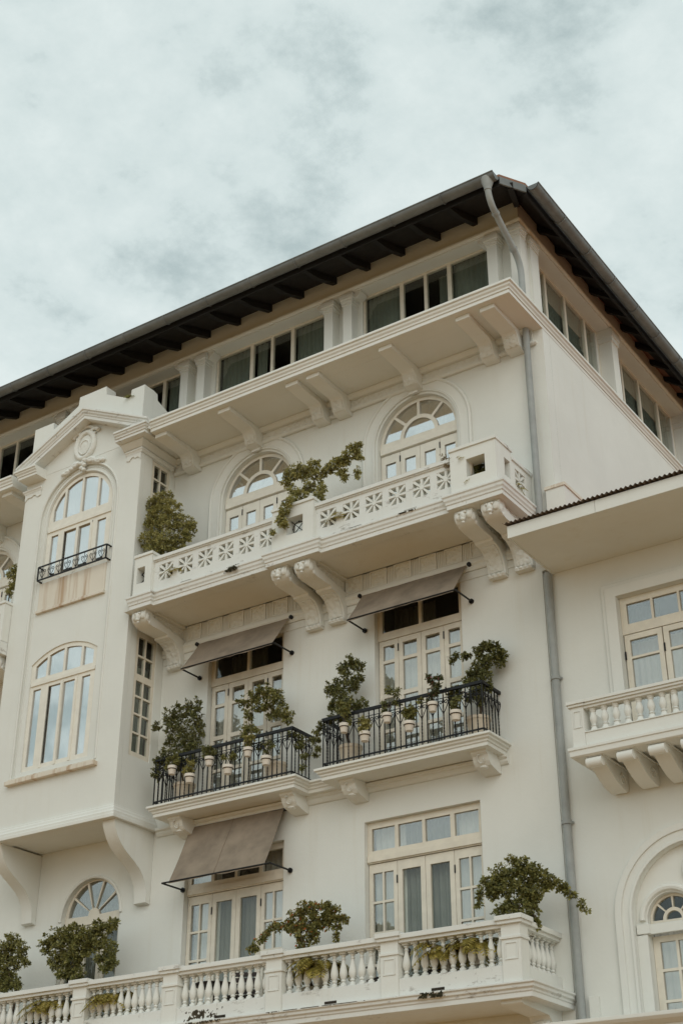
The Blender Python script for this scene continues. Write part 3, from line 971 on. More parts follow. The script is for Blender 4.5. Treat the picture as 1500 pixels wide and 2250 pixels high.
MB().box(EL + .06, EL + .45, -1.39, -0.05, 17.505, 17.725).build('cornice_core', M['trim'], H)
para = [(OX0 + .05, 17.6), (OX1 - .06, 17.6), (OX1 - .06, 18.98), (OX1 - .43, 18.98), (OX1 - .455, 18.76), (-19.02, 19.14), (-19.04, 19.36), (-19.83, 19.36), (-19.85, 19.14), (-20.56, 18.76), (-20.58, 18.96), (OX0 + .05, 18.96)]
MB().plate(para, [], OY - .004, OY + .30).build('parapet', M['wall'], H)
MB().prism([(OY + .301, 17.6), (-0.1, 17.6), (-0.1, 18.62), (-.66, 18.80), (-.68, 18.95), (OY + .301, 18.98)], OX1 - .43, OX1 - .062, 'x').build('parapet', M['wall'], H)
MB().prism([(OY + .301, 17.6), (-0.1, 17.6), (-0.1, 18.62), (-.66, 18.80), (-.68, 18.93), (OY + .301, 18.96)], OX0 + .052, OX0 + .6, 'x').build('parapet', M['wall'], H)
# capitals of the corner pilasters, with a scalloped drop
cp = [(0, 17.26), (.02, 17.26), (.035, 17.30), (.055, 17.32), (.055, 17.35), (0, 17.36)]
MB().sweep(cp, [(-18.26, OY - .002), (OX1 + .002, OY - .002), (OX1 + .002, -0.1)]).build('capital', M['trim'], H)
MB().sweep(cp, [(OX0 - .002, -0.3), (OX0 - .002, OY - .002), (-20.70, OY - .002)]).build('capital', M['trim'], H)
for xa, xb in ((-18.24, OX1 - .001), (-20.72, OX0 + .001)):
    P = [(xa, 17.258), (xb, 17.258)] + [(xb + (xa - xb) * t / 12, 17.12 + .05 * abs(math.sin(t / 12 * PI * 2.5)) - .03 * math.cos(t / 12 * PI * 2)) for t in range(13)]
    MB().prism(P, OY - .022, OY - .002).build('scallop', M['trim'], H)
# soffit band between capital and cornice
MB().sweep([(0, 17.37), (.05, 17.37), (.16, 17.46), (.16, 17.498), (0, 17.498)], [(-18.3, OY - .001), (OX1 + .001, OY - .001), (OX1 + .001, -0.05)]).build('bed_moulding', M['trim'], H)
# cartouche over the arch
ct = MB()
cy = OY - .01
oc = Vector((NX + .04, cy, 17.97))
ct.tube([oc + Vector((.21 * math.cos(2 * PI * i / 28), -.02, .30 * math.sin(2 * PI * i / 28))) for i in range(28)], .06, 7, True)
ct.tube([oc + Vector((.12 * math.cos(2 * PI * i / 20), -.045, -.05 + .16 * math.sin(2 * PI * i / 20))) for i in range(20)], .02, 6, True)
ct.ball(oc, (.19, .05, .28), 12, 8)
for sx in (-1, 1):
    ct.tube([oc + Vector((sx * (.18 + .12 * math.cos(t) * (1 - t / 9)), -.03, .24 + .10 * math.sin(t) * (1 - t / 9))) for t in [k * .45 for k in range(15)]], [.05 - .002 * k for k in range(15)], 6)
    ct.tube([oc + Vector((sx * (.10 + .40 * t), -.02, -.42 - .10 * t * t + .05 * math.sin(7 * t))) for t in [k / 9 for k in range(10)]], [.07 - .005 * k for k in range(10)], 6)
    for k in range(5):
        ct.ball(oc + Vector((sx * (.10 + .09 * k), -.02, -.40 - .028 * k)), (.075, .06, .045), 6, 5)
ct.tube([oc + Vector((-.2 + .4 * t, -.03, .33 + .10 * math.sin(PI * t))) for t in [k / 8 for k in range(9)]], .035, 6)
ct.ball(oc + Vector((0, -.02, .46)), (.05, .04, .06), 8, 6)
for k in range(5):
    ct.ball(oc + Vector((.03 * (-1) ** k, -.03, -.36 - .055 * k)), (.075 - .008 * k, .05, .045), 7, 5)
ct.v = [(oc.x + (x - oc.x) * 1.22, y, oc.z + (z - oc.z) * 1.08) for x, y, z in ct.v]
ct.build('cartouche', M['relief'], H, smooth='all')
# cornice and consoles at the foot of the bay
BP = [(-.3, 9.405), (.10, 9.405), (.10, 9.47), (.085, 9.48), (.085, 9.53), (.06, 9.56), (.05, 9.61), (.025, 9.63), (.02, 9.67), (0, 9.68), (-.3, 9.68)]
MB().sweep(BP, [(OX0 - .03, -0.003), (OX0 - .03, OY - .03), (OX1 + .03, OY - .03), (OX1 + .03, -0.003)]).build('cornice', M['trim'], H)
OC = [(-1.10, 9.403), (-1.10, 9.33), (-1.06, 9.24), (-.98, 9.10), (-.86, 8.97), (-.70, 8.86), (-.52, 8.76), (-.36, 8.66), (-.24, 8.54), (-.16, 8.40), (-.13, 8.26), (-.12, 8.08), (-.003, 8.06), (-.003, 9.403)]
for x0, x1 in ((-18.08, -17.79), (-20.97, -20.69)):
    MB().prism(OC, x0, x1, 'x').build('bay_console', M['trim'], H, smooth=True)

# little iron guard in front of the upper bay window
gd = thing('window_guard', 'small black scrolled iron guard rail fixed across the tall arched bay window', 'window guard', (NX, OY - .1, 14.92))
fx0, fx1, fz0, fz1, fy = -20.44, -18.52, 14.93, 15.24, OY - .09
fm = MB()
for p, q2 in (((fx0, fy, fz0), (fx1, fy, fz0)), ((fx0, fy, fz1), (fx1, fy, fz1)), ((fx0, fy, fz0), (fx0, fy, fz1)), ((fx1, fy, fz0), (fx1, fy, fz1)), ((fx0, fy, fz1), (fx0, OY + .05, fz1)), ((fx0, fy, fz0), (fx0, OY + .05, fz0)), ((fx1, fy, fz1), (fx1, OY + .05, fz1)), ((fx1, fy, fz0), (fx1, OY + .05, fz0))):
    d = Vector(q2) - Vector(p)
    fm.bar(p, q2, .026, .026, (0, 0, 1) if abs(d.normalized().z) < .9 else (0, 1, 0))
fm.build('frame', M['iron'], gd)


def spiral(c, r, a0, turns, sx, n=16):
    return [Vector((c[0] + sx * r * (1 - .8 * k / n) * math.cos(a0 + turns * 2 * PI * k / n), c[1], c[2] + r * (1 - .8 * k / n) * math.sin(a0 + turns * 2 * PI * k / n))) for k in range(n + 1)]


for k in range(8):
    xs = fx0 + .13 + k * (fx1 - fx0 - .26) / 7
    h = MB()
    for sx in (-1, 1):
        h.tube([Vector((xs, fy, fz0 + .03)), Vector((xs + sx * .045, fy, fz0 + .10))] + spiral((xs + sx * .05, fy, fz0 + .19), .042, -.6, 1.1, sx), .0065, 5)
    h.tube([(xs, fy, fz0 + .02), (xs, fy, fz1)], .006, 5)
    h.ball((xs, fy, fz0 + .05), .015, 5, 4)
    h.build('scroll', M['iron'], gd)

# weed on the parapet is made with the plants

# ------------------------------------------------------------------ third-storey balcony of pierced panels
ZB = 13.72
MB().box(-17.835, -9.46, -1.24, -0.003, 13.50, 13.705).build('balcony_slab', M['trim'], H)
EP = [(-.2, 13.45), (.06, 13.45), (.06, 13.53), (.075, 13.54), (.08, 13.58), (.10, 13.61), (.105, 13.66), (.125, 13.68), (.125, 13.715), (-.2, 13.725)]
path = [(-17.57, -0.9), (-17.57, -1.27), (-17.14, -1.27), (-17.14, -1.19), (-14.26, -1.19), (-14.26, -1.27), (-13.20, -1.27), (-13.20, -1.19), (-10.42, -1.19), (-10.42, -1.27), (-9.47, -1.27), (-9.47, -0.003)]
MB().sweep(EP, path).build('balcony_cornice', M['grimy'], H)
MB().sweep(EP, [(-27, -1.19), (-21.75, -1.19), (-21.75, -1.27), (-21.21, -1.27)]).build('balcony_cornice', M['grimy'], H)
MB().box(-27, -21.22, -1.2, -0.003, 13.50, 13.705).build('balcony_slab', M['trim'], H)
SZ, SH = 14.14, 0.175


def star_mesh(ax_sign=None):
    b = MB()
    r = SH + .012
    d0, d1 = -.06, .06
    for k in range(8):
        a = k * PI / 4
        L = r if k % 2 == 0 else r * math.sqrt(2)
        w0, w1 = .012, (.030 if k % 2 == 0 else .034)
        u = Vector((math.cos(a), math.sin(a))); n = Vector((-u.y, u.x))
        P = [u * .02 - n * w0, u * L - n * w1, u * L + n * w1, u * .02 + n * w0]
        dd = .001 * (k % 2)
        b.prism([tuple(p) for p in P], d0 + dd, d1 - dd)
    b.prism([(.045 * math.cos(2 * PI * i / 16), .045 * math.sin(2 * PI * i / 16)) for i in range(16)], d0 - .004, d1 + .004)
    return b


starproto = None


def panel(x0, x1, stars, slots, name='balustrade_panel'):
    global starproto
    hs = [rect(s - SH, s + SH, SZ - SH, SZ + SH) for s in stars] + [rect(s - .13, s + .13, 13.745, 13.79) for s in slots]
    o = MB().plate(rect(x0, x1, 13.728, 14.43), hs, -1.22, -1.09).build(name, M['grimy'] if slots else M['trim'], H)
    for s in stars:
        if starproto is None:
            starproto = star_mesh().build('star_tracery', M['trim'], o, origin=(0, 0, 0))
        t = again(starproto, o, (s, -1.155, SZ))
        if starproto is not None and len(starproto.users_collection) and starproto.get('tmp') is None:
            starproto['tmp'] = 1
    MB().box(x0 + .001, x1 - .001, -1.27, -1.05, 14.43, 14.50).box(x0 + .001, x1 - .001, -1.245, -1.07, 14.405, 14.429).build('coping', M['grimy'], o)
    if slots:
        MB().box(x0 + .1, x1 - .1, -1.088, -0.95, 13.728, 13.85).build('slot_dark_backing', M['soil'], o)  # dark box added behind the drain slots so they read as shaded
    return o


panel(-17.15, -14.22, [-16.84, -16.35, -15.86, -15.36, -14.87, -14.38], [-16.32, -15.15])
panel(-13.28, -10.40, [-13.01, -12.51, -12.02, -11.53, -11.03, -10.54], [-12.42, -11.27])
panel(-27, -21.75, [-22.05, -22.55, -23.05, -23.55], [-22.8])
bpy.data.objects.remove(starproto)
ring = None


def pier(x0, x1, hx, mid=True, hw=.18):
    o = MB().plate(rect(x0, x1, 13.728, 14.58), [rect(hx - hw, hx + hw, 14.0, 14.35)], -1.30, -1.03).build('balcony_pier', M['trim'], H)
    MB().box(x0 - .015, x1 + .015, -1.325, -1.005, 14.58, 14.64).build('coping', M['trim'], o)
    if mid:
        r = MB()
        c = Vector((hx, -1.16, 14.175))
        r.tube([c + Vector((.13 * math.cos(2 * PI * i / 20), 0, .13 * math.sin(2 * PI * i / 20))) for i in range(20)], .009, 5, True)
        for a in (PI / 4, 3 * PI / 4):
            u = Vector((math.cos(a), 0, math.sin(a))) * .245
            r.tube([c - u, c + u], .008, 5)
        for a in range(4):
            u = Vector((math.cos(a * PI / 2 + .0), 0, math.sin(a * PI / 2)))
            r.ball(c + u * .13, .018, 5, 4)
        r.build('iron_grille', M['iron'], o)
    return o


pier(-17.60, -17.15, -17.42, True, .10)
pier(-14.22, -13.28, -13.70)
pier(-21.75, -21.21, -21.5)
cb = pier(-10.40, -9.50, -9.90, False)
MB().plate([(-1.029, 13.728), (-0.005, 13.728), (-0.005, 14.43), (-0.74, 14.43), (-0.74, 14.58), (-1.029, 14.58)], [[(-1.02 + .02, 14.0), (-0.80, 14.0), (-0.80, 14.35), (-1.02 + .02, 14.35)], rect(-.62, -.25, SZ - .17, SZ + .17)], -9.63, -9.50, 'x').build('balcony_return', M['trim'], H)
st2 = MB()
for k in range(8):
    a = k * PI / 4
    L = .185 if k % 2 == 0 else .185 * 1.414
    u = Vector((math.cos(a), math.sin(a))); n = Vector((-u.y, u.x))
    P = [u * .02 - n * .012, u * L - n * .03, u * L + n * .03, u * .02 + n * .012]
    st2.prism([(-.435 + p.x, SZ + p.y) for p in P], -9.62 + .001 * (k % 2), -9.51 - .001 * (k % 2), 'x')
st2.build('star_tracery', M['trim'], H)
MB().box(-9.66, -9.475, -0.735, -0.005, 14.43, 14.50).box(-9.655, -9.48, -1.004, -.715, 14.58, 14.638).build('coping', M['grimy'], H)

# consoles with carved heads
KP = [(-1.20, 13.448), (-1.22, 13.40), (-1.225, 13.32), (-1.18, 13.24), (-1.09, 13.185), (-0.98, 13.165), (-.54, 13.155), (-.52, 13.11), (-.40, 13.10), (-.28, 13.05), (-.19, 12.96), (-.13, 12.84), (-.105, 12.72), (-.105, 12.66), (-.003, 12.66), (-.003, 13.20), (-.55, 13.28), (-1.0, 13.36), (-1.03, 13.448)]
SP = [(-1.035, 13.449), (-1.0, 13.37), (-.55, 13.29), (-.03, 13.21), (-.004, 13.2), (-.004, 13.449)]


def console(x0, x1):
    o = MB().prism(KP, x0, x1, 'x').build('console', M['trim'], H, smooth=True)
    xm = (x0 + x1) / 2; w = (x1 - x0) / 2
    MB().box(x0 - .02, x1 + .02, -1.26, -.003, 13.4495, 13.497).build('abacus', M['trim'], o)
    MB().prism(SP, x0 + .05, x1 - .05, 'x').build('spandrel', M['carved'], o)
    hd = MB()
    hd.ball((xm, -1.215, 13.33), (.062, .07, .095), 10, 8)
    for sx in (-1, 1):
        hd.ball((xm + sx * .10, -1.20, 13.345), (.065, .055, .085), 9, 7)
        hd.ball((xm + sx * .05, -1.255, 13.375), (.032, .025, .025), 7, 5)
        hd.ball((xm + sx * .155, -1.14, 13.31), (.035, .07, .10), 8, 6)
        hd.ball((xm + sx * .155, -1.07, 13.22), (.028, .05, .05), 7, 5)
    hd.ball((xm, -1.245, 13.25), (.045, .045, .032), 8, 6)
    hd.ball((xm, -1.225, 13.205), (.03, .03, .03), 7, 5)
    hd.build('carved_head', M['relief'], o, smooth='all')
    ft = MB()
    for k in range(4):
        ft.ball((x0 + .045 + k * (2 * w - .09) / 3, -.115, 12.66), (.048, .05, .04), 8, 6)
    ft.box(x0 + .01, x1 - .01, -.14, -.004, 12.615, 12.655)
    ft.build('scroll_foot', M['relief'], o)
    lf = MB()
    for sx in (-1, 1):
        xx = xm + sx * (w - .045)
        for k in range(7):
            t = k / 6
            lf.ball((xx, -.98 + .85 * t, 13.405 - .09 * t + .02 * math.sin(k * 2.2)), (.018, .07 - .03 * t, .03), 7, 5)
        lf.tube([(xx, -1.0 + .95 * t, 13.36 - .13 * t + .03 * math.sin(t * 7)) for t in [i / 12 for i in range(13)]], .013, 5)
    lf.build('leaf_relief', M['relief'], o, smooth='all')
    st = MB()
    cv2 = [(-.40, 13.10), (-.28, 13.05), (-.19, 12.96), (-.13, 12.84), (-.105, 12.72)]
    st.prism(cv2 + [(y + .0, z - .018) if i < 2 else (y - .016, z - .01) for i, (y, z) in reversed(list(enumerate(cv2)))], x0 + .04, x1 - .04, 'x')
    st.build('leaf_relief', M['carved'], o)
    return o


for x0 in (-17.64, -14.27, -13.75, -10.40, -9.88):
    console(x0, x0 + .345)
console(-21.65, -21.31)

# frieze of carved panels and fluted blocks under the balcony
MB().sweep([(0, 12.93), (.03, 12.93), (.05, 12.97), (.05, 13.02), (.075, 13.05), (.075, 13.10), (0, 13.10)], [(-17.83, -.002), (-9.43, -.002)]).build('moulding', M['trim'], H)
MB().box(-17.83, -9.43, -.012, -.002, 12.78, 12.925).build('fascia_band', M['trim'], H)
MB().box(-17.83, -9.43, -.03, -.002, 13.105, 13.16).box(-17.83, -9.43, -.05, -.002, 13.50, 13.56).build('fascia_band', M['trim'], H)
pan = []
for c0 in (-17.06, -13.24):
    for k in range(6):
        x = c0 + .53 * k
        if any(abs(x - c) < .21 for c in (-14.1, -13.58, -10.22, -9.7)): continue
        MB().plate(rect(x - .185, x + .185, 13.162, 13.498), [rect(x - .155, x + .155, 13.19, 13.47)], -.035, -.003).build('frieze_panel', M['trim'], H)
        MB().box(x - .156, x + .156, -.018, -.003, 13.189, 13.471).build('frieze_carving', M['carved'], H)
        tg = MB()
        for j in range(4):
            tg.box(x + .265 - .066 + j * .036, x + .265 - .066 + j * .036 + .022, -.024, -.003, 13.162, 13.498)
        tg.box(x + .188, x + .342, -.014, -.0035, 13.162, 13.498)
        tg.build('fluted_block', M['trim'], H)

# ------------------------------------------------------------------ iron balconies
IP = [(-.3, 9.44), (.0, 9.44), (.0, 9.50), (.02, 9.51), (.025, 9.54), (.06, 9.56), (.065, 9.59), (.10, 9.60), (.10, 9.64), (-.3, 9.645)]
ipath = [(-17.28, -.003), (-17.28, -.64), (-14.10, -.64), (-14.10, -.20), (-13.52, -.20), (-13.52, -.64), (-10.30, -.64), (-10.30, -.003)]
MB().sweep(IP, ipath).build('balcony_cornice', M['trim'], H)
for a, b in ((-17.27, -14.11), (-13.51, -10.31)):
    MB().box(a, b, -.62, -.003, 9.46, 9.638).build('balcony_slab', M['trim'], H)
MB().box(-14.12, -13.50, -.19, -.003, 9.46, 9.638).build('balcony_slab', M['trim'], H)
MB().sweep([(0, 9.29), (.03, 9.30), (.06, 9.34), (.06, 9.38), (.10, 9.40), (.10, 9.445), (0, 9.445)], [(-17.7, -.002), (-10.26, -.002)]).build('moulding', M['trim'], H)
for x0 in (-17.05, -14.52, -13.26, -10.70):
    cs = MB().prism([(-.50, 9.459), (-.50, 9.40), (-.44, 9.37), (-.40, 9.28), (-.34, 9.22), (-.22, 9.19), (-.10, 9.16), (-.003, 9.15), (-.003, 9.459)], x0, x0 + .29, 'x').build('small_console', M['trim'], H)
    MB().tube([(x0 + .145 + .055 * math.cos(t), -.43 + .045 * math.sin(t) , 9.315 - .06 * math.sin(t)) for t in [i * .5 for i in range(11)]], .014, 5).ball((x0 + .145, -.30, 9.21), (.08, .07, .03), 8, 5).build('console_scroll', M['relief'], cs)

bar_p = tw_p = sc_p = None
RAILS = [(-17.31, -14.17, 'low'), (-13.50, -10.36, 'high')]
for ri, (xa, xb, _) in enumerate(RAILS):
    ry = -.62
    lab = ('black iron balcony railing on the left, beside the projecting bay', 'black iron balcony railing on the right, nearer the corner downpipe')[ri]
    rl = MB().bar((xa - .02, ry, 10.54), (xb + .02, ry, 10.54), .05, .05).bar((xa, ry, 10.54), (xa, -.01, 10.54), .05, .049).bar((xb, ry, 10.54), (xb, -.01, 10.54), .05, .049)
    rl = rl.build('iron_railing', M['iron'], H)
    rl['label'] = lab
    lo = MB().bar((xa, ry, 9.74), (xb, ry, 9.74), .03, .022).bar((xa, ry, 9.74), (xa, -.01, 9.74), .03, .0215).bar((xb, ry, 9.74), (xb, -.01, 9.74), .03, .0215)
    lo.bar((xa, ry, 10.42), (xb, ry, 10.42), .012, .010).build('lower_rail', M['iron'], rl)
    n = 30
    spots = [(xa + (xb - xa) * k / n, ry, k, 0) for k in range(n + 1)]
    for k in range(1, 6):
        spots += [(xb, ry + .105 * k, k, 1), (xa, ry + .105 * k, k, 1)]
    for x, y, k, side in spots:
        if k % 2 == 0 or (side == 0 and k in (0, n)):
            if bar_p is None:
                bar_p = MB().box(-.008, .008, -.008, .008, 0, .88).build('plain_bar', M['iron'], rl, origin=(0, 0, 0))
                bar_p.location = Vector((x, y, 9.645)) - WL[rl.name]
            else:
                again(bar_p, rl, (x, y, 9.645))
        else:
            if tw_p is None:
                t = MB(); m = 44; vs = []
                for i in range(m + 1):
                    z = .88 * i / m; a = i * .55
                    vs += [(.0115 * math.cos(a + q * PI / 2), .0115 * math.sin(a + q * PI / 2), z) for q in range(4)]
                t.add(vs, [(4 * i + q, 4 * i + (q + 1) % 4, 4 * i + 4 + (q + 1) % 4, 4 * i + 4 + q) for i in range(m) for q in range(4)])
                tw_p = t.build('twisted_bar', M['iron'], rl, origin=(0, 0, 0))
                tw_p.location = Vector((x, y, 9.645)) - WL[rl.name]
                h = MB()
                for sx in (-1, 1):
                    h.tube([Vector((0, 0, .50)), Vector((sx * .03, 0, .55)), Vector((sx * .07, 0, .63))] + spiral((sx * .052, 0, .70), .042, -.35, 1.15, sx), .0075, 5)
                    h.tube([Vector((0, 0, .66)), Vector((sx * .018, 0, .72)), Vector((sx * .006, 0, .765))], .006, 5)
                h.ball((0, 0, .50), .016, 6, 4).ball((0, 0, .62), .013, 5, 4)
                sc_p = h.build('scroll', M['iron'], rl, origin=(0, 0, 0))
                sc_p.location = Vector((x, y, 9.645)) - WL[rl.name]
            else:
                again(tw_p, rl, (x, y, 9.645))
                if k % 2 == 1:
                    again(sc_p, rl, (x, y, 9.645), PI / 2 if side else 0)
# far-left iron balcony beyond the bay is out of view

# ------------------------------------------------------------------ awnings
def awning(xa, xb, zt, yb, zb, label, sag, seam, arm_x):
    t = thing('window_awning', label, 'awning', ((xa + xb) / 2, -.05, zb), 'taupe canvas awnings over the doors')
    random.seed(int(zt * 10))
    nx, ny = 36, 10
    vs = []
    for off in (0, -.006):
        for j in range(ny + 1):
            v = j / ny
            for i in range(nx + 1):
                u = i / nx
                x = xa + (xb - xa) * u
                y = -.07 + (yb + .07) * v
                z = zt + (zb - zt) * v
                w = mnoise.noise(Vector((u * 5 + xa, v * 2.5, zt))) * .018 + mnoise.noise(Vector((u * 16, v * 1.5 + 3, zt))) * .008
                z += -sag * math.sin(PI * v) * .5 + w * math.sin(PI * min(1, v + .15))
                if j == ny:
                    z += sag * .5 * mnoise.noise(Vector((u * 6, 1.3, zt)))
                vs.append((x, y + off, z + off))
    m = (nx + 1) * (ny + 1)
    fs = []
    for o in (0, m):
        for j in range(ny):
            for i in range(nx):
                a = o + j * (nx + 1) + i
                fs.append((a, a + 1, a + nx + 2, a + nx + 1))
    fb = MB().add(vs, fs).build('canvas', M['awning'], t, smooth='all')
    # flap hanging from the front bar
    vs = []
    for i in range(nx + 1):
        u = i / nx
        x = xa + (xb - xa) * u
        d = .028 + .014 * mnoise.noise(Vector((u * 9, zt, 0)))
        vs += [(x, yb - .004, zb + .005), (x, yb + .012 * mnoise.noise(Vector((u * 12, 2, zt))), zb - d)]
    MB().add(vs, [(2 * i, 2 * i + 2, 2 * i + 3, 2 * i + 1) for i in range(nx)]).build('hem', M['awning'], t, smooth='all')
    if seam:
        for u in seam:
            x = xa + (xb - xa) * u
            MB().tube([(x + .01 * math.sin(9 * k / 8), -.075 + (yb + .07) * k / 8, zt + .006 + (zb - zt) * k / 8 - sag * .5 * math.sin(PI * k / 8)) for k in range(9)], .007, 5).build('seam', M['awning'], t)
    rr2 = .028 if seam else .013
    MB().tube([(xa - .06, -.04, zt - .012), (xb + .06, -.04, zt - .012)], rr2, 10).build('roller', M['iron'], t)
    MB().tube([(arm_x[0], yb, zb), (arm_x[1], yb, zb)], .016, 8).build('front_bar', M['iron'], t)
    for ax in arm_x:
        a = MB().tube([(ax, yb, zb), (ax, -.02, zb)], .017, 8).build('arm', M['iron'], t)
        MB().tube([(ax, -.035, zb), (ax, -.003, zb)], .045, 12).build('wall_plate', M['iron'], a)
    for ax in (xa - .06, xb + .06):
        MB().tube([(ax, -.10, zt), (ax, -.003, zt)], .04, 10).build('roller_bracket', M['iron'], t)


awning(-16.86, -14.70, 13.02, -.58, 12.31, 'taupe canvas awning above the door of the left iron balcony', .02, [], (-16.86, -14.65))
awning(-13.02, -10.84, 13.04, -.58, 12.35, 'taupe canvas awning above the door of the right iron balcony', .015, [], (-13.02, -10.80))
awning(-16.84, -14.72, 9.32, -.60, 8.21, 'wrinkled taupe awning with a seam, over the wide door under the left iron balcony', .05, [.47], (-17.0, -14.60))

# ------------------------------------------------------------------ stone balcony of turned balusters
MB().box(-27, -9.46, -1.28, -.003, 5.42, 5.60).build('balcony_slab', M['trim'], H)
LPf = [(-.3, 5.39), (.05, 5.39), (.05, 5.46), (.065, 5.47), (.07, 5.50), (.10, 5.52), (.105, 5.56), (.13, 5.575), (.13, 5.60), (-.3, 5.615)]
MB().sweep(LPf, [(-27, -1.28), (-9.48, -1.28), (-9.48, -.003)]).build('balcony_cornice', M['grimy'], H)
PX = [-9.72, -11.78, -13.93, -16.05, -18.08, -20.25, -22.4]
BALP = [(.052, 0), (.052, .03), (.030, .045), (.026, .06), (.040, .07), (.040, .085), (.030, .10), (.046, .125), (.060, .165), (.063, .20), (.056, .25), (.040, .32), (.028, .37), (.025, .395), (.034, .405), (.034, .42), (.025, .43), (.026, .445), (.040, .46), (.040, .475)]


def bal_mesh(h, r=1.0):
    b = MB()
    k = h / .52
    b.lathe([(x * r, .02 + z * k * .98) for x, z in BALP], (0, 0, 0), 12)
    b.box(-.055 * r, .055 * r, -.055 * r, .055 * r, 0, .02)
    b.box(-.055 * r, .055 * r, -.055 * r, .055 * r, h - .03, h)
    return b


bp = None


def balusters(spots, z, par, h=.52):
    global bp
    for x, y in spots:
        if bp is None:
            bp = bal_mesh(h).build('baluster', M['trim'], par, smooth=True, origin=(0, 0, 0))
            bp.location = Vector((x, y, z)) - WL[par.name]
        else:
            again(bp, par, (x, y, z), random.uniform(-.2, .2))


for i, x in enumerate(PX):
    pr = MB().box(x - .155, x + .155, -1.33, -1.08, 5.605, 6.42).build('balcony_pier', M['trim'], H)
    MB().box(x - .175, x + .175, -1.35, -1.06, 6.21, 6.25).build('necking', M['trim'], pr)
    MB().plate(rect(x - .11, x + .11, 5.92, 6.17), [rect(x - .085, x + .085, 5.945, 6.145)], -1.338, -1.331).build('panel_moulding', M['trim'], pr)
    MB().box(x - .195, x + .195, -1.375, -1.04, 6.42, 6.47).box(x - .22, x + .22, -1.40, -1.015, 6.4705, 6.54).build('coping', M['grimy'], pr)
    if i:
        a, b = x + .156, PX[i - 1] - .156
        pl = MB().box(a, b, -1.31, -1.10, 5.605, 5.86).build('balustrade', M['grimy'], H)
        MB().box(a, b, -1.32, -1.09, 6.38, 6.43).box(a, b, -1.36, -1.05, 6.4305, 6.505).build('handrail', M['grimy'], pl)
        n = 11
        balusters([(a + .075 + (b - a - .15) * k / (n - 1), -1.205) for k in range(n)], 5.86, pl)
        for f in (.5,) if i in (2, 3) else ((.38,) if i == 1 else ()):
            MB().box(a + (b - a) * f - .11, a + (b - a) * f + .11, -1.314, -1.31, 5.625, 5.665).build('drain_slot_shade', M['soil'], pl)  # dark strip laid on the plinth for the shade inside a slot
# return to the wall at the corner
pl = MB().box(-9.83, -9.60, -1.079, -.004, 5.605, 5.86).build('balustrade', M['trim'], H)
MB().box(-9.84, -9.59, -1.038, -.004, 6.38, 6.43).box(-9.88, -9.55, -1.012, -.004, 6.4305, 6.505).build('handrail', M['trim'], pl)
balusters([(-9.715, -.99 + .155 * k) for k in range(7)], 5.86, pl)
# corbels below
for x0 in (-9.98, -14.1, -18.2):
    cb2 = MB().prism([(-1.24, 5.419), (-1.24, 5.34), (-1.2, 5.32), (-.42, 5.28), (-.34, 5.2), (-.28, 5.02), (-.003, 4.95), (-.003, 5.419)], x0, x0 + .34, 'x').build('corbel', M['trim'], H)
    MB().ball((x0 + .17, -.36, 5.14), (.13, .07, .09), 9, 7).ball((x0 + .07, -.36, 5.16), .06, 7, 5).ball((x0 + .27, -.36, 5.16), .06, 7, 5).build('corbel_carving', M['relief'], cb2, smooth='all')
MB().box(-27, -9.44, -.06, -.002, 5.05, 5.14).build('moulding', M['trim'], H)

# ------------------------------------------------------------------ the annex
Wg = thing('annex_building', 'lower white annex with a corrugated lean-to roof, small balcony and arched window', 'building', (-4.5, 2.5, 0))
WY = 0.02
wx0, wx1, wz0, wz1 = -8.125, -6.125, 8.96, 11.705
BXc, BZc, BR = -7.385, 6.585, 1.0
niche = [(BXc - BR, 4.9), (BXc + BR, 4.9)] + [(BXc + BR * math.cos(PI * i / 30), BZc + BR * math.sin(PI * i / 30)) for i in range(31)]
MB().plate(rect(-9.42, 2.0, 0.02, 12.46), [rect(wx0, wx1, wz0, wz1), niche], WY, WY + .3).build('wall', M['wall'], Wg)
# window: moulded architrave, frame, two leaves with transom lights
ar = MB()
for g, d, e0 in ((.26, .05, .0), (.19, .085, .004), (.07, .06, .008)):
    ar.plate([(wx0 - g, 8.97), (wx0 - g, wz1 + g), (wx1 + g, wz1 + g), (wx1 + g, 8.97), (wx1 + e0, 8.97), (wx1 + e0, wz1 + e0), (wx0 - e0, wz1 + e0), (wx0 - e0, 8.97)], [], WY - d, WY - .002)
ar.build('architrave', M['trim'], Wg)
hs = [rect(wx0 + .11 + i * .455, wx0 + .11 + i * .455 + .415, 11.23, 11.585) for i in range(4)]
fr = glazed(Wg, 'transom_window', rect(wx0 + .003, wx1 - .003, 11.06, wz1 - .003), hs, WY + .05, WY + .12, 'wood', 'pane')
backed(fr, (wx0 - .1, wx1 + .1, WY + .305, 2.2, 8.9, 12.0), [(wx0, wx1, 8.97, 11.05, WY + .42, 'sheer'), (wx0, wx0 + .5, 11.06, 11.7, WY + .5, 'drape')])
for a, b in ((wx0 + .02, wx0 + .66), (wx0 + .68, wx0 + 1.32), (wx0 + 1.34, wx1 - .02)):
    lf = glazed(Wg, 'door_leaf', rect(a, b, 8.97, 11.05), [rect(a + .09, b - .08, c, d) for c, d in ((10.67, 10.955), (9.98, 10.63), (9.3, 9.94))], WY + .06, WY + .115, 'wood', 'pane')
    MB().box(a - .01, a + .012, WY + .045, WY + .062, 10.63, 10.77).build('hinge', M['iron'], lf)
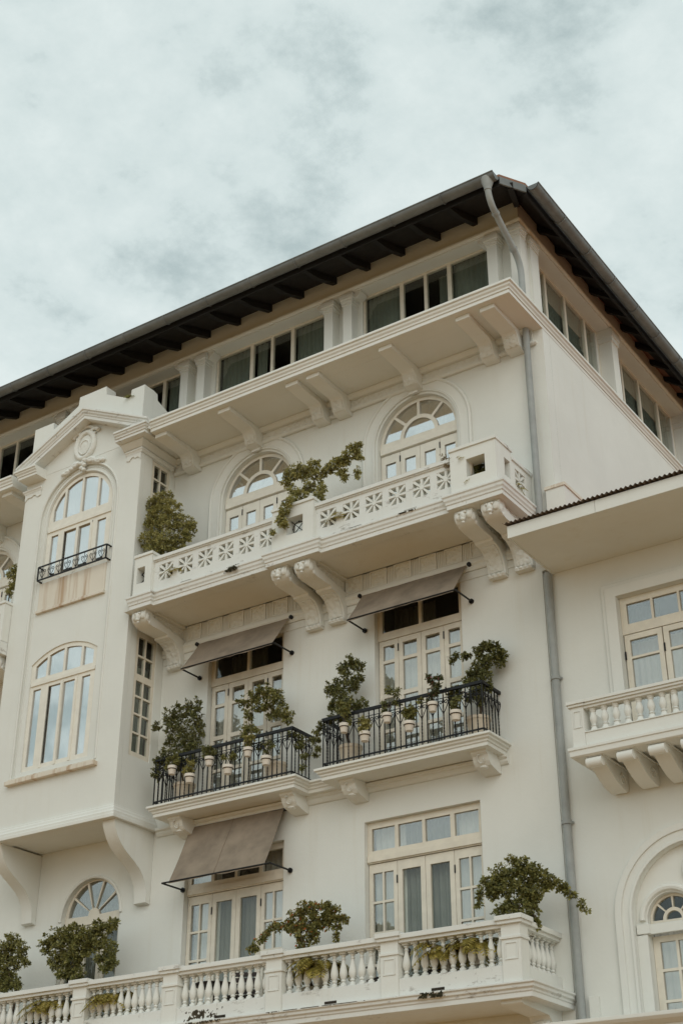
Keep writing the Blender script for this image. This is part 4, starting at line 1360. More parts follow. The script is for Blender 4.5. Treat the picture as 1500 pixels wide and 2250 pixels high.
# balcony of the annex
by = -.96
MB().box(-8.66, -2.0, by + .01, WY - .003, 8.85, 8.95).build('balcony_slab', M['trim'], Wg)
MB().sweep([(-.3, 8.80), (.0, 8.80), (.03, 8.82), (.035, 8.90), (.05, 8.91), (.05, 8.955), (-.3, 8.96)], [(-8.70, WY - .003), (-8.70, by), (-2.0, by)]).build('balcony_cornice', M['trim'], Wg)
ep = MB().box(-8.68, -8.47, by + .01, by + .2, 8.962, 9.60).build('balcony_pier', M['trim'], Wg)
MB().box(-8.71, -8.44, by - .02, by + .23, 9.60, 9.64).box(-8.73, -8.42, by - .04, by + .25, 9.6405, 9.69).build('coping', M['trim'], ep)
MB().plate(rect(-8.645, -8.505, 9.26, 9.54), [rect(-8.625, -8.525, 9.28, 9.52)], by + .002, by + .009).build('panel_moulding', M['trim'], ep)
pl = MB().box(-8.469, -2.0, by + .02, by + .18, 8.962, 9.17).box(-8.469, -2.0, by + .005, by + .19, 9.1705, 9.19).build('balustrade', M['trim'], Wg)
MB().box(-8.469, -2.0, by + .02, by + .18, 9.56, 9.60).box(-8.469, -2.0, by - .01, by + .21, 9.6005, 9.64).box(-8.469, -2.0, by - .03, by + .23, 9.6405, 9.69).build('handrail', M['trim'], pl)
B2 = [(.06, 0), (.06, .03), (.045, .05), (.038, .075), (.052, .09), (.030, .11), (.045, .14), (.058, .18), (.058, .21), (.046, .26), (.034, .295), (.045, .31), (.045, .325), (.055, .335), (.055, .36)]
bq = MB().lathe([(r, z * 1.03) for r, z in B2], (0, 0, 0), 12).build('baluster', M['trim'], pl, smooth=True, origin=(0, 0, 0))
bq.location = Vector((-8.35, by + .10, 9.19)) - WL[pl.name]
for k in range(1, 24):
    again(bq, pl, (-8.35 + .187 * k, by + .10, 9.19))
MB().box(-8.67, -8.50, by + .21, WY - .003, 8.962, 9.64).build('balustrade', M['trim'], Wg)
KW = [(-0.86, 8.79), (-0.899, 8.789), (-0.931, 8.775), (-0.954, 8.749), (-0.963, 8.715), (-0.956, 8.68), (-0.935, 8.652), (-0.904, 8.636), (-0.869, 8.636), (-0.837, 8.651), (-0.815, 8.678), (-0.807, 8.712), (-0.72, 8.665), (-0.6, 8.6), (-0.46, 8.53), (-0.32, 8.48), (-0.18, 8.455), (-0.06, 8.445), (-0.02, 8.455), (0.018, 8.5), (0.018, 8.79)]
for k in range(8):
    x = -8.50 + .50 * k
    o = MB().prism(KW, x, x + .25, 'x').build('console', M['trim'], Wg, smooth=True)
    MB().box(x - .03, x + .28, -.93, .017, 8.791, 8.80).build('abacus', M['trim'], o)
    for xx in (x - .004, x + .254):
        MB().tube([(xx, -.22 + .13 * (1 - t / 12) * math.cos(t * .9), 8.60 + .11 * (1 - t / 12) * math.sin(t * .9)) for t in range(11)], .010, 5).build('console_scroll', M['relief'], o)
# tall arched window below, two small lights under one big arch
sur = MB()
for r0, r1, d in ((1.001, 1.27, .03), (1.17, 1.274, .055), (1.005, 1.05, .05)):
    P = [(BXc + r1, 4.9)] + [(BXc + r1 * math.cos(PI * i / 36), BZc + r1 * math.sin(PI * i / 36)) for i in range(37)] + [(BXc - r1, 4.9), (BXc - r0, 4.9)] + [(BXc - r0 * math.cos(PI * i / 36), BZc + r0 * math.sin(PI * i / 36)) for i in range(37)] + [(BXc + r0, 4.9)]
    sur.plate(P, [], WY - d, WY - .002)
sur.build('arch_surround', M['trim'], Wg)
cs = (-.46, .46)
zl = 6.545
lights = [[(BXc + c - .37, 4.9), (BXc + c + .37, 4.9)] + [(BXc + c + .37 * math.cos(PI * i / 20), zl + .37 * math.sin(PI * i / 20)) for i in range(21)] for c in cs]
MB().plate(niche, lights, WY + .10, WY + .28).build('arch_infill', M['trim'], Wg)
for c in cs:
    x = BXc + c
    MB().tube([(x + .44 * math.cos(PI * i / 24), WY + .09, zl + .44 * math.sin(PI * i / 24)) for i in range(25)], .05, 8).build('arch_moulding', M['trim'], Wg)
    S = [sector(x, zl, 0, .12, 0, PI, 10)[:-1]]
    for q in range(4):
        a0, a1 = PI * q / 4 + .05, PI * (q + 1) / 4 - .05
        S.append(sector(x, zl, .17, .33, a0 if q else .01, a1 if q < 3 else PI - .01, 6))
    fr = glazed(Wg, 'fanlight', [(x - .368, zl - .06), (x + .368, zl - .06)] + [(x + .368 * math.cos(PI * i / 20), zl + .368 * math.sin(PI * i / 20)) for i in range(21)], S, WY + .20, WY + .26, 'wood', 'pane_dim')
    lf = glazed(Wg, 'door_leaf', rect(x - .365, x + .365, 4.6, zl - .22), grid_rects(((x - .26, x - .02), (x + .02, x + .26)), ((5.86, 6.24), (5.43, 5.82), (4.98, 5.39), (4.65, 4.94))), WY + .21, WY + .26, 'wood', 'pane')
    backed(fr, (x - .45, x + .45, WY + .29, 2.0, 4.5, 7.2), [(x - .4, x + .4, 4.6, 6.5, WY + .4, 'sheer')])
MB().box(BXc - .9, BXc + .9, WY + .05, WY + .101, zl - .21, zl - .07).box(BXc - .985, BXc - .78, WY + .03, WY + .099, zl - .2, zl - .06).build('impost', M['trim'], Wg)
MB().tube([(BXc + .17 * math.cos(2 * PI * i / 28), WY + .09, 7.185 + .22 * math.sin(2 * PI * i / 28)) for i in range(28)], .05, 8, True).ball((BXc, WY + .10, 7.185), (.13, .04, .17), 10, 7).build('medallion', M['relief'], Wg, smooth='all')
MB().box(BXc - .999, BXc - .83, WY + .045, WY + .099, 4.9, zl - .212).build('pilaster', M['trim'], Wg)
MB().box(BXc - .09, BXc + .09, WY + .06, WY + .099, 4.9, zl - .212).build('pilaster', M['trim'], Wg)
# string course below
MB().sweep([(0, 4.88), (.30, 4.88), (.30, 4.93), (.42, 4.98), (.46, 5.02), (.46, 5.07), (0, 5.09)], [(-9.0, WY - .01), (-9.0, -.55), (2.0, -.55)]).build('string_course', M['trim'], Wg)
MB().box(-8.98, 2.0, -.55, WY - .003, 4.885, 5.07).build('string_course', M['trim'], Wg)
MB().box(-9.18, -9.03, WY - .06, WY - .003, 0.05, 5.55).build('pilaster_strip', M['wall'], Wg)
# lean-to roof: boxed eaves, fascia boards, corrugated sheets
ex0, ey = -9.24, -1.58
MB().box(ex0 + .01, 2.0, ey + .03, WY - .003, 12.455, 12.475).build('soffit', M['trim'], Wg)
for a, b in ((ex0, -7.70), (-7.695, -6.1), (-6.095, -4.2), (-4.195, 2.0)):
    MB().box(a, b, ey, ey + .025, 12.435, 12.655).build('fascia_board', M['trim'], Wg)
MB().box(ex0, ex0 + .025, ey + .026, WY - .003, 12.436, 12.655).build('fascia_board', M['trim'], Wg)
sheet = None
sw = .80
for k in range(14):
    x0 = ex0 - .05 + k * (sw - .0)
    n = 64
    vs = []
    for yy, zz2 in ((ey - .07, 12.685), (8.0, 14.2)):
        for i in range(n + 1):
            x = i * sw / n
            vs.append((x, yy, zz2 + .016 * math.cos(2 * PI * x / .08)))
    m = len(vs)
    vs += [(a, b, c - .004) for a, b, c in vs]
    fs = [(i, i + 1, n + 2 + i, n + 1 + i) for i in range(n)] + [(m + i, m + n + 1 + i, m + n + 2 + i, m + i + 1) for i in range(n)] + [(i, m + i, m + i + 1, i + 1) for i in range(n)]
    if sheet is None:
        sheet = MB().add([(v[0] + x0, v[1], v[2]) for v in vs], fs).build('roof_sheet', M['tin'], Wg, smooth='all', origin=(x0, ey, 12.6))
        sheet.data.materials.append(M['tin_under'])
        for p in sheet.data.polygons:
            if p.index >= n: p.material_index = 1
    else:
        again(sheet, Wg, (x0, ey, 12.6))
MB().box(ex0 + .03, 2.0, ey + .04, 7.8, 12.48, 12.50).build('roof_deck', M['rafter'], Wg)

# ---- plants: where each crown has its clumps of leaves (x, y, z, radius)
CLUMPS = {
'main_left':([-17.24, -0.8, 14.73],[[-17.38,-0.8,16.08,0.226],[-17.69,-0.75,16.07,0.209],[-17.17,-0.8,15.82,0.205],[-17.5,-0.8,15.74,0.263],[-17.67,-0.8,15.64,0.207],[-17.17,-0.85,15.52,0.241],[-17.61,-0.9,15.15,0.242],[-17.18,-0.9,15.03,0.276],[-16.96,-0.7,15.47,0.204],[-16.8,-0.7,15.26,0.184],[-16.87,-0.7,15.08,0.166],[-17.02,-0.8,14.97,0.22],[-17.41,-0.9,14.94,0.222],[-16.72,-0.7,15.39,0.111]]),
'main_mid':([-13.51, -0.95, 14.79],[[-14.06,-0.95,15.56,0.157],[-13.89,-0.95,15.56,0.157],[-14.14,-0.95,15.38,0.122],[-13.99,-0.95,15.14,0.121],[-13.59,-0.85,15.61,0.156],[-13.71,-0.95,15.45,0.156],[-13.49,-0.85,15.37,0.155],[-13.62,-0.95,15.12,0.137],[-13.36,-0.95,15.01,0.119],[-13.26,-0.85,15.44,0.12],[-13.09,-0.85,15.47,0.154],[-12.95,-0.8,15.56,0.155],[-12.79,-0.8,15.66,0.172],[-12.64,-0.8,15.71,0.12],[-12.61,-0.8,15.5,0.102],[-12.98,-0.8,15.28,0.12],[-12.93,-0.8,15.16,0.085],[-12.63,-0.8,15.21,0.076],[-12.65,-0.8,15.09,0.051],[-13.71,-1.05,14.9,0.154],[-13.34,-1.05,14.76,0.135],[-13.87,-1.15,14.83,0.102]]),
'main_mid_hang':([-13.7, -1.42, 14.63],[[-13.76,-1.42,14.59,0.101],[-13.86,-1.42,14.48,0.118],[-13.93,-1.42,14.31,0.109],[-13.81,-1.42,14.18,0.084],[-13.89,-1.42,14.16,0.059],[-14.1,-1.42,14.08,0.067]]),
'iron1_left':([-16.77, -0.42, 10.25],[[-16.64,-0.42,11.52,0.192],[-16.92,-0.42,11.49,0.193],[-17.23,-0.42,11.46,0.177],[-17.53,-0.42,11.34,0.107],[-17.12,-0.42,11.21,0.176],[-16.56,-0.42,11.19,0.191],[-16.77,-0.42,11.0,0.209],[-16.42,-0.42,10.99,0.086],[-17.16,-0.42,10.95,0.14],[-16.86,-0.42,10.75,0.174],[-16.54,-0.42,10.78,0.156],[-17.1,-0.52,10.64,0.174],[-16.82,-0.52,10.45,0.173],[-17.32,-0.52,10.5,0.157],[-17.31,-0.57,10.26,0.104],[-16.63,-0.42,10.48,0.121]]),
'iron1_right':([-14.79, -0.4, 9.96],[[-14.99,-0.4,11.48,0.169],[-15.22,-0.4,11.44,0.153],[-14.72,-0.4,11.29,0.184],[-15.45,-0.4,11.36,0.128],[-15.03,-0.4,11.22,0.151],[-14.51,-0.4,10.98,0.149],[-14.84,-0.3,11.04,0.151],[-15.29,-0.4,11.1,0.118],[-14.43,-0.4,10.8,0.083],[-15.29,-0.45,10.86,0.101],[-15.34,-0.45,10.7,0.101],[-15.13,-0.45,10.7,0.1],[-15.24,-0.5,10.49,0.083],[-14.93,-0.5,10.39,0.083]]),
'iron1_corner':([-14.11, -0.45, 10.36],[[-14.16,-0.45,10.41,0.098],[-14.11,-0.45,10.24,0.089],[-14.03,-0.45,10.05,0.073],[-14.05,-0.45,9.85,0.057],[-14.31,-0.45,10.49,0.082],[-14.02,-0.25,10.4,0.065]]),
'iron2_left':([-13.13, -0.4, 10.3],[[-13.09,-0.4,11.61,0.146],[-12.93,-0.4,11.49,0.129],[-13.25,-0.4,11.52,0.114],[-12.88,-0.4,11.26,0.097],[-13.15,-0.4,11.32,0.146],[-13.03,-0.4,11.17,0.129],[-13.42,-0.4,11.25,0.13],[-13.51,-0.4,11.15,0.114],[-13.27,-0.4,11.05,0.146],[-13.13,-0.4,10.85,0.145],[-13.37,-0.4,10.86,0.129],[-12.84,-0.4,10.78,0.112],[-12.96,-0.4,10.73,0.096],[-13.51,-0.4,10.85,0.081],[-13.15,-0.5,10.59,0.144],[-13.41,-0.5,10.58,0.096]]),
'iron2_right':([-10.53, -0.3, 10.31],[[-10.39,-0.3,11.28,0.123],[-10.25,-0.25,11.21,0.138],[-10.15,-0.2,11.07,0.092],[-10.56,-0.3,11.24,0.108],[-10.78,-0.3,11.22,0.093],[-11.01,-0.3,11.24,0.078],[-11.11,-0.3,11.2,0.055],[-10.36,-0.3,11.04,0.138],[-10.24,-0.2,11.01,0.108],[-10.54,-0.3,10.96,0.138],[-10.67,-0.3,10.87,0.123],[-10.46,-0.3,10.78,0.123],[-10.74,-0.35,10.7,0.107],[-10.57,-0.35,10.58,0.137],[-10.4,-0.35,10.54,0.107],[-10.71,-0.35,10.45,0.107],[-10.54,-0.35,10.37,0.106],[-10.92,-0.5,10.53,0.107],[-10.97,-0.5,10.38,0.076]]),
'gap_vine':([-13.57, -0.5, 10.45],[[-13.64,-0.5,10.5,0.081],[-13.7,-0.5,10.39,0.089],[-13.74,-0.5,10.23,0.081],[-13.71,-0.5,10.1,0.072],[-13.76,-0.5,9.97,0.056]]),
'low_right':([-9.99, -0.75, 6.36],[[-9.93,-0.75,7.37,0.171],[-9.7,-0.75,7.34,0.17],[-10.16,-0.75,7.3,0.157],[-9.54,-0.7,7.22,0.155],[-10.37,-0.75,7.19,0.129],[-10.06,-0.75,7.14,0.171],[-9.79,-0.75,7.11,0.184],[-10.46,-0.8,7.05,0.086],[-10.51,-0.8,6.89,0.057],[-10.26,-0.75,7.04,0.1],[-9.39,-0.65,7.14,0.127],[-9.27,-0.55,7.07,0.099],[-9.19,-0.5,7.0,0.085],[-9.12,-0.47,6.91,0.063],[-8.99,-0.45,6.79,0.063],[-8.93,-0.45,6.68,0.049],[-9.57,-0.75,6.97,0.141],[-9.7,-0.75,6.82,0.141],[-10.0,-0.75,6.86,0.128],[-10.17,-0.75,6.79,0.114],[-9.9,-0.75,6.68,0.141],[-9.63,-0.75,6.65,0.126],[-9.57,-0.75,6.51,0.084]]),
'low_mid':([-13.7, -0.75, 6.64],[[-13.57,-0.75,7.28,0.123],[-13.8,-0.75,7.27,0.124],[-13.34,-0.75,7.23,0.122],[-13.23,-0.65,7.18,0.107],[-13.06,-0.65,7.05,0.091],[-14.03,-0.75,7.19,0.093],[-13.89,-0.75,7.1,0.124],[-13.57,-0.75,7.06,0.123],[-13.37,-0.65,7.05,0.107],[-13.19,-0.65,6.96,0.076],[-14.16,-0.75,7.06,0.109],[-14.31,-0.8,7.04,0.101],[-14.45,-0.8,6.98,0.094],[-14.57,-0.85,6.88,0.086],[-14.66,-0.9,6.73,0.094],[-13.84,-0.75,6.88,0.108],[-13.56,-0.75,6.81,0.123],[-13.79,-0.75,6.73,0.108],[-13.23,-0.65,6.78,0.069]]),
'low_left':([-18.49, -0.8, 6.54],[[-19.23,-0.8,7.5,0.194],[-18.89,-0.8,7.54,0.193],[-18.54,-0.8,7.41,0.191],[-19.5,-0.8,7.41,0.178],[-19.03,-0.8,7.31,0.228],[-18.63,-0.8,7.22,0.226],[-18.33,-0.75,7.56,0.156],[-18.1,-0.7,7.58,0.138],[-17.94,-0.7,7.6,0.086],[-18.3,-0.75,7.31,0.173],[-18.01,-0.75,7.16,0.154],[-19.23,-0.8,7.09,0.176],[-18.83,-0.8,7.01,0.209],[-17.93,-0.75,6.91,0.119],[-18.17,-0.8,7.01,0.12],[-18.98,-0.85,6.86,0.14],[-18.64,-0.85,6.78,0.138],[-18.04,-0.8,6.8,0.102],[-18.58,-0.95,6.6,0.095]]),
'low_farleft':([-20.36, -0.8, 6.57],[[-20.4,-0.8,7.56,0.182],[-20.14,-0.8,7.4,0.144],[-20.61,-0.8,7.42,0.219],[-20.16,-0.8,7.2,0.126],[-20.5,-0.8,7.12,0.218],[-19.98,-0.8,7.14,0.081],[-20.35,-0.8,6.85,0.181],[-20.57,-0.8,6.8,0.182],[-20.18,-0.8,6.76,0.108],[-20.89,-0.8,7.29,0.239],[-20.77,-0.8,6.94,0.219]]),
'main_farleft':([-21.62, -0.8, 15.05],[[-21.63,-0.8,15.71,0.102],[-21.7,-0.8,15.57,0.112],[-21.6,-0.8,15.32,0.112],[-21.68,-0.8,15.18,0.091],[-21.55,-0.8,15.47,0.081]])}

CLUMPS['low_mid'][1].extend([[-13.5, -.72, 6.95, .10], [-13.72, -.75, 7.0, .12], [-13.35, -.7, 7.12, .11], [-13.95, -.78, 7.0, .10], [-13.2, -.68, 7.05, .09]])
CLUMPS['low_right'][1].extend([[-10.25, -.78, 7.12, .13], [-9.75, -.75, 6.98, .12], [-9.45, -.68, 7.05, .11]])


def leaf_cloud(mb, clumps, seed, L=.058, dens=1.0, droop=.35):
    """leaves in tight rosettes at twig tips, the rosettes crowding into clumps with gaps between"""
    rnd = random.Random(seed)
    for x, y, z, r in clumps:
        nt = max(3, int(19 * dens * (r / .13) ** 2 * (.058 / L) ** 1.2))
        for _ in range(nt):
            while True:
                p = Vector((rnd.uniform(-1, 1), rnd.uniform(-1, 1), rnd.uniform(-1, 1)))
                if .1 < p.length < 1: break
            p = p.normalized() * (p.length ** .6)
            c = Vector((x, y, z)) + p * r * rnd.uniform(.8, 1.12)
            out = (p.normalized() + Vector((0, -.25, .25 - droop * .5)) + Vector((rnd.gauss(0, .35), rnd.gauss(0, .35), rnd.gauss(0, .35)))).normalized()
            m = rnd.randint(12, 19)
            for j in range(m):
                d = (out * rnd.uniform(.1, .9) + Vector((rnd.gauss(0, .75), rnd.gauss(0, .75), rnd.gauss(0, .6)))).normalized()
                q = c + d * L * rnd.uniform(.05, .55) - out * rnd.uniform(0, .05)
                nrm = out * .8 + Vector((rnd.gauss(0, .4), rnd.gauss(0, .4) - .15, .5 + rnd.gauss(0, .35)))
                s = d.cross(nrm)
                if s.length < .05: continue
                s.normalize(); u = s.cross(d)
                l = L * rnd.uniform(.7, 1.3); w = l * rnd.uniform(.27, .38)
                a = q; b = q + d * l * .45 + s * w + u * w * .3; e2 = q + d * l - u * l * .15; c2 = q + d * l * .45 - s * w + u * w * .3
                n0 = len(mb.v)
                mb.v += [tuple(a), tuple(b), tuple(e2), tuple(c2)]
                mb.f += [(n0, n0 + 1, n0 + 2), (n0, n0 + 2, n0 + 3)]


def raw(mb, name, m, parent):
    """leaf meshes: no welding, so that every leaf stays its own island"""
    xs, ys, zs = zip(*mb.v)
    org = Vector(((min(xs) + max(xs)) / 2, (min(ys) + max(ys)) / 2, min(zs)))
    me = bpy.data.meshes.new(name)
    me.from_pydata([tuple(Vector(v) - org) for v in mb.v], [], mb.f)
    me.materials.append(m)
    o = bpy.data.objects.new(name, me)
    COL.objects.link(o)
    o.parent = parent
    if parent: o['kind'] = 'stuff'
    o.location = org - (WL[parent.name] if parent else Vector((0, 0, 0)))
    WL[o.name] = org
    return o


def branches(base, clumps, r0, seed):
    rnd = random.Random(seed)
    mb = MB()
    nodes = [(Vector(base), r0)]
    todo = [Vector(c[:3]) for c in clumps]
    while todo:
        best = min(((i, k) for i in range(len(nodes)) for k in range(len(todo))), key=lambda ik: (nodes[ik[0]][0] - todo[ik[1]]).length + (0.0 if ik[0] == 0 else 0.12))
        p, r = nodes[best[0]]; q = todo.pop(best[1])
        m = (p + q) / 2 + Vector((rnd.gauss(0, .03), rnd.gauss(0, .03), .03 + rnd.gauss(0, .02)))
        r1 = max(.004, r * .68)
        mb.tube([p, p.lerp(m, .5) + Vector((rnd.gauss(0, .008), 0, 0)), m, m.lerp(q, .5) + Vector((rnd.gauss(0, .008), 0, 0)), q], [r, r * .92, r * .84, r * .76, r1], 6)
        nodes.append((q, r1))
    return mb


def planter(parent, x, y, z, r=.20, h=.42, m='planter'):
    o = MB().lathe([(r * .74, 0), (r * .80, .02), (r * .95, h * .8), (r, h * .86), (r * 1.05, h * .88), (r * 1.05, h), (r * .93, h), (r * .9, h - .05), (.01, h - .05)], (x, y, z), 20).build('planter', M[m], parent, smooth=True)
    MB().lathe([(r * .9, 0), (r * .9, .012), (.01, .025)], (x, y, z + h - .05), 14).build('soil', M['soil'], o)
    return o


def shrub(key, name, label, m, floor, bx, by2, r0=.022, L=.044, dens=1.0, group='shrubs in tubs on the balconies', extra=None, pr=.20, ph=.42, droop=.35):
    base, cl = CLUMPS[key]
    t = thing(name, label, 'shrub', (bx, by2, floor), group)
    planter(t, bx, by2, floor, pr, ph)
    branches((bx, by2, floor + ph - .06), cl, r0, key).build('trunk', M['bark'], t, smooth=True)
    mb = MB(); leaf_cloud(mb, cl, key, L, dens, droop)
    raw(mb, 'crown', M[m], t)
    if extra:
        e2 = MB(); leaf_cloud(e2, CLUMPS[extra][1], extra, L, dens, .8)
        raw(e2, 'trailing_stem', M[m], t)
    return t


shrub('main_left', 'potted_shrub', 'bushy olive-green shrub against the projecting bay at the left end of the pierced balcony', 'leaf_pale', 13.71, -17.28, -.72, .03, .044, .8)
t = shrub('main_mid', 'potted_shrub', 'wind-blown shrub with forked bare stems behind the middle pier of the pierced balcony', 'leaf_pale', 13.71, -13.50, -.78, .026, .044, 1.0, extra='main_mid_hang')
shrub('main_farleft', 'potted_shrub', 'narrow trailing shrub seen at the left edge, beyond the projecting bay', 'leaf_pale', 13.71, -21.75, -.75, .02, .044)
shrub('iron1_left', 'potted_shrub', 'tall straggling dark shrub at the left end of the left iron balcony', 'leaf_dark', 9.64, -16.80, -.36, .024, .044, .78)
shrub('iron1_right', 'potted_shrub', 'round-headed shrub with a thin leaning stem near the right end of the left iron balcony', 'leaf_mid', 9.64, -14.72, -.34, .022, .05, .8)
shrub('iron2_left', 'potted_shrub', 'upright lumpy dark shrub at the left end of the right iron balcony', 'leaf_dark', 9.64, -13.12, -.34, .028, .044, .95)
shrub('iron2_right', 'potted_shrub', 'dense dark shrub leaning out to the right over the corner of the right iron balcony', 'leaf_dark', 9.64, -10.62, -.30, .028, .05, 1.05)
shrub('low_right', 'potted_shrub', 'domed shrub reaching one long arm over the downpipe, stone balcony corner', 'leaf_mid', 5.61, -9.98, -.62, .03, .05, 1.0)
shrub('low_mid', 'potted_shrub', 'flat-topped shrub with orange blossoms between the wide doors of the stone balcony', 'leaf_orange', 5.61, -13.62, -.66, .03, .05, 1.0)
shrub('low_left', 'potted_shrub', 'broad dense shrub under the bay, in front of the round-headed door', 'leaf_mid', 5.61, -18.75, -.70, .03, .05, 1.0)
shrub('low_farleft', 'potted_shrub', 'dark shrub cut off by the left edge of the stone balcony', 'leaf_mid', 5.61, -20.4, -.70, .03, .044, 1.0)

# climbers on the railings
for key, nm, lab in (('gap_vine', 'climbing_plant', 'leafy vine trailing in the gap between the two iron railings'), ('iron1_corner', 'climbing_plant', 'vine wound through the right corner of the left iron railing')):
    base, cl = CLUMPS[key]
    t = thing(nm, lab, 'vine', (cl[-1][0], cl[-1][1], cl[-1][2]))
    branches(tuple(cl[-1][:3]), cl[:-1], .008, key).build('stem', M['bark'], t)
    mb = MB(); leaf_cloud(mb, cl, key, .042, 1.0, .8)
    raw(mb, 'foliage', M['leaf_dark'], t)

# white pots hung on the railings
PZ = {0: 10.17, 1: 9.93}
names = ('leftmost', 'second from left', 'third from left', 'fourth from left', 'fifth from left', 'last on the right')
POTS = [[-16.80, -16.37, -15.93, -15.49, -15.05, -14.64], [-12.99, -12.57, -12.12, -11.69, -11.23, -10.80]]
k = 0
pot_mesh = None
for ri in (0, 1):
    for i, x in enumerate(POTS[ri]):
        z = PZ[i % 2] + (.02 if ri else 0) - .02
        r = .086 if i % 2 == 0 else .098
        what = (('small', 'high'), ('larger', 'low'))[i % 2]
        t = thing('hanging_pot', '%s white pot hung %s, %s on the %s iron railing' % (what[0], what[1], names[i], ('left', 'right')[ri]), 'flower pot', (x, -.735, z), 'white pots hung on the iron railings')
        h = .16
        p = MB().lathe([(r * .66, 0), (r * .70, .01), (r * .86, h * .62), (r * .9, h * .66), (r, h * .68), (r * 1.03, h), (r * .92, h), (r * .88, h - .02), (.01, h - .03)], (x, -.735, z), 18).build('pot', M['pot'], t, smooth=True)
        MB().tube([(x + (r * .93) * math.cos(a * PI / 8), -.735 + r * .93 * math.sin(a * PI / 8), z + h * .62) for a in range(16)], .006, 5, True).tube([(x, -.735 + r * .9, z + h * .62), (x, -.615, z + h * .7), (x, -.615, z + h + .12)], .006, 5).build('holder_ring', M['iron'], t)
        rr = random.Random(100 + k)
        cl = []
        big = (k in (0, 1, 2, 4, 7, 9, 10, 11))
        for q in range(4 if big else 2):
            cl.append((x + rr.uniform(-.10, .10), -.735 + rr.uniform(-.05, .05), z + h + rr.uniform(.03, .22), rr.uniform(.045, .085)))
        if k in (6, 8, 9, 10):
            for q in range(4):
                cl.append((x + rr.uniform(-.17, .17), -.70 + rr.uniform(-.06, .06), z + h + .25 + rr.uniform(-.1, .22), rr.uniform(.05, .08)))
        mb = MB(); leaf_cloud(mb, cl, 500 + k, .045, .95, .7)
        raw(mb, 'sprigs', M[('leaf_mid', 'leaf_pale', 'leaf_dark', 'leaf_pink')[3 if k == 10 else k % 3]], t)
        br = MB()
        for c in cl:
            br.tube([(x, -.735, z + h - .03), ((x + c[0]) / 2 + .01, -.735, z + h + (c[2] - z - h) * .55), c[:3]], [.006, .004, .003], 4)
        br.build('stems', M['bark'], t)
        k += 1


def fern(x, y, z, r, n, seed, label, m='frond', lift=.6, parent=None):
    rnd = random.Random(seed)
    t = thing('fern', label, 'fern', (x, y, z), 'ferns along the balconies')
    mb = MB()
    for f in range(n):
        a = 2 * PI * f / n + rnd.uniform(-.3, .3)
        L = r * rnd.uniform(.75, 1.2); up2 = lift * rnd.uniform(.6, 1.3)
        d = Vector((math.cos(a), math.sin(a), 0)); s = Vector((-d.y, d.x, 0))
        m2 = 13
        pts = [Vector((x, y, z)) + d * (L * u) + Vector((0, 0, L * (up2 * 1.7 * u - 1.5 * u * u * (.5 + up2 * .5)))) for u in [i / m2 for i in range(m2 + 1)]]
        mb.tube(pts, .004, 4)
        for i in range(1, m2):
            tg = (pts[i + 1] - pts[i]).normalized()
            l = .125 * (r / .45) * math.sin(PI * (.12 + .86 * i / m2)) + .01
            for sx in (-1, 1):
                e2 = pts[i] + s * (sx * l) + tg * l * .45 + Vector((0, 0, -.25 * l))
                w = tg * (.02 * r / .45)
                n0 = len(mb.v)
                mid = (pts[i] + e2) / 2
                mb.v += [tuple(pts[i]), tuple(mid + w), tuple(e2), tuple(mid - w)]
                mb.f += [(n0, n0 + 1, n0 + 2), (n0, n0 + 2, n0 + 3)]
    raw(mb, 'fronds', M[m], t)
    planter(t, x, y, z - .22, .10, .22, 'pot')
    return t


fern(-19.05, -.97, 6.16, .52, 44, 1, 'yellow-green fern behind the balusters under the broad shrub, left of the pier')
fern(-17.55, -.99, 6.16, .52, 44, 2, 'yellow-green fern just right of the pier beneath the bay')
fern(-13.30, -.99, 6.20, .54, 46, 3, 'large yellow fern behind the balusters under the orange-blossomed shrub')
fern(-11.0, -.98, 6.18, .5, 40, 4, 'yellow fern, left one of two behind the balusters nearest the corner')
fern(-10.45, -.98, 6.2, .5, 40, 5, 'yellow fern, right one of two behind the balusters nearest the corner')
fern(-9.92, -1.02, 14.02, .32, 22, 6, 'fern filling the square opening at the corner of the pierced balcony')
fern(-10.15, -1.12, 14.36, .24, 9, 7, 'pale fern spilling over the wall beside the square corner opening', 'frond', .9)
fern(-9.66, -.45, 13.98, .28, 11, 8, 'fern poking through the star opening on the short side of the pierced balcony')
fern(-16.60, -1.0, 14.10, .36, 26, 9, 'yellow fern behind the first two star openings at the left of the pierced balcony')
fern(-12.80, -1.0, 14.12, .36, 26, 10, 'yellow fern behind the star openings right of the middle pier')
fern(-18.3, -1.0, 18.80, .22, 9, 11, 'small dark weed growing on the stepped parapet of the bay', 'leaf_mid', .9)

t = thing('potted_shrub', 'dark leafy plant inside the square corner opening of the pierced balcony', 'shrub', (-9.88, -.70, 13.71), 'shrubs in tubs on the balconies')
planter(t, -9.88, -.70, 13.71, .14, .22)
mb = MB(); leaf_cloud(mb, [(-10.0, -.86, 14.25, .16), (-9.82, -.85, 14.3, .15), (-9.9, -.84, 14.45, .15), (-10.1, -.84, 14.4, .13), (-9.78, -.9, 14.12, .12), (-10.02, -.9, 14.1, .12)], 901, .05, 1.3)
raw(mb, 'crown', M['leaf_dark'], t)

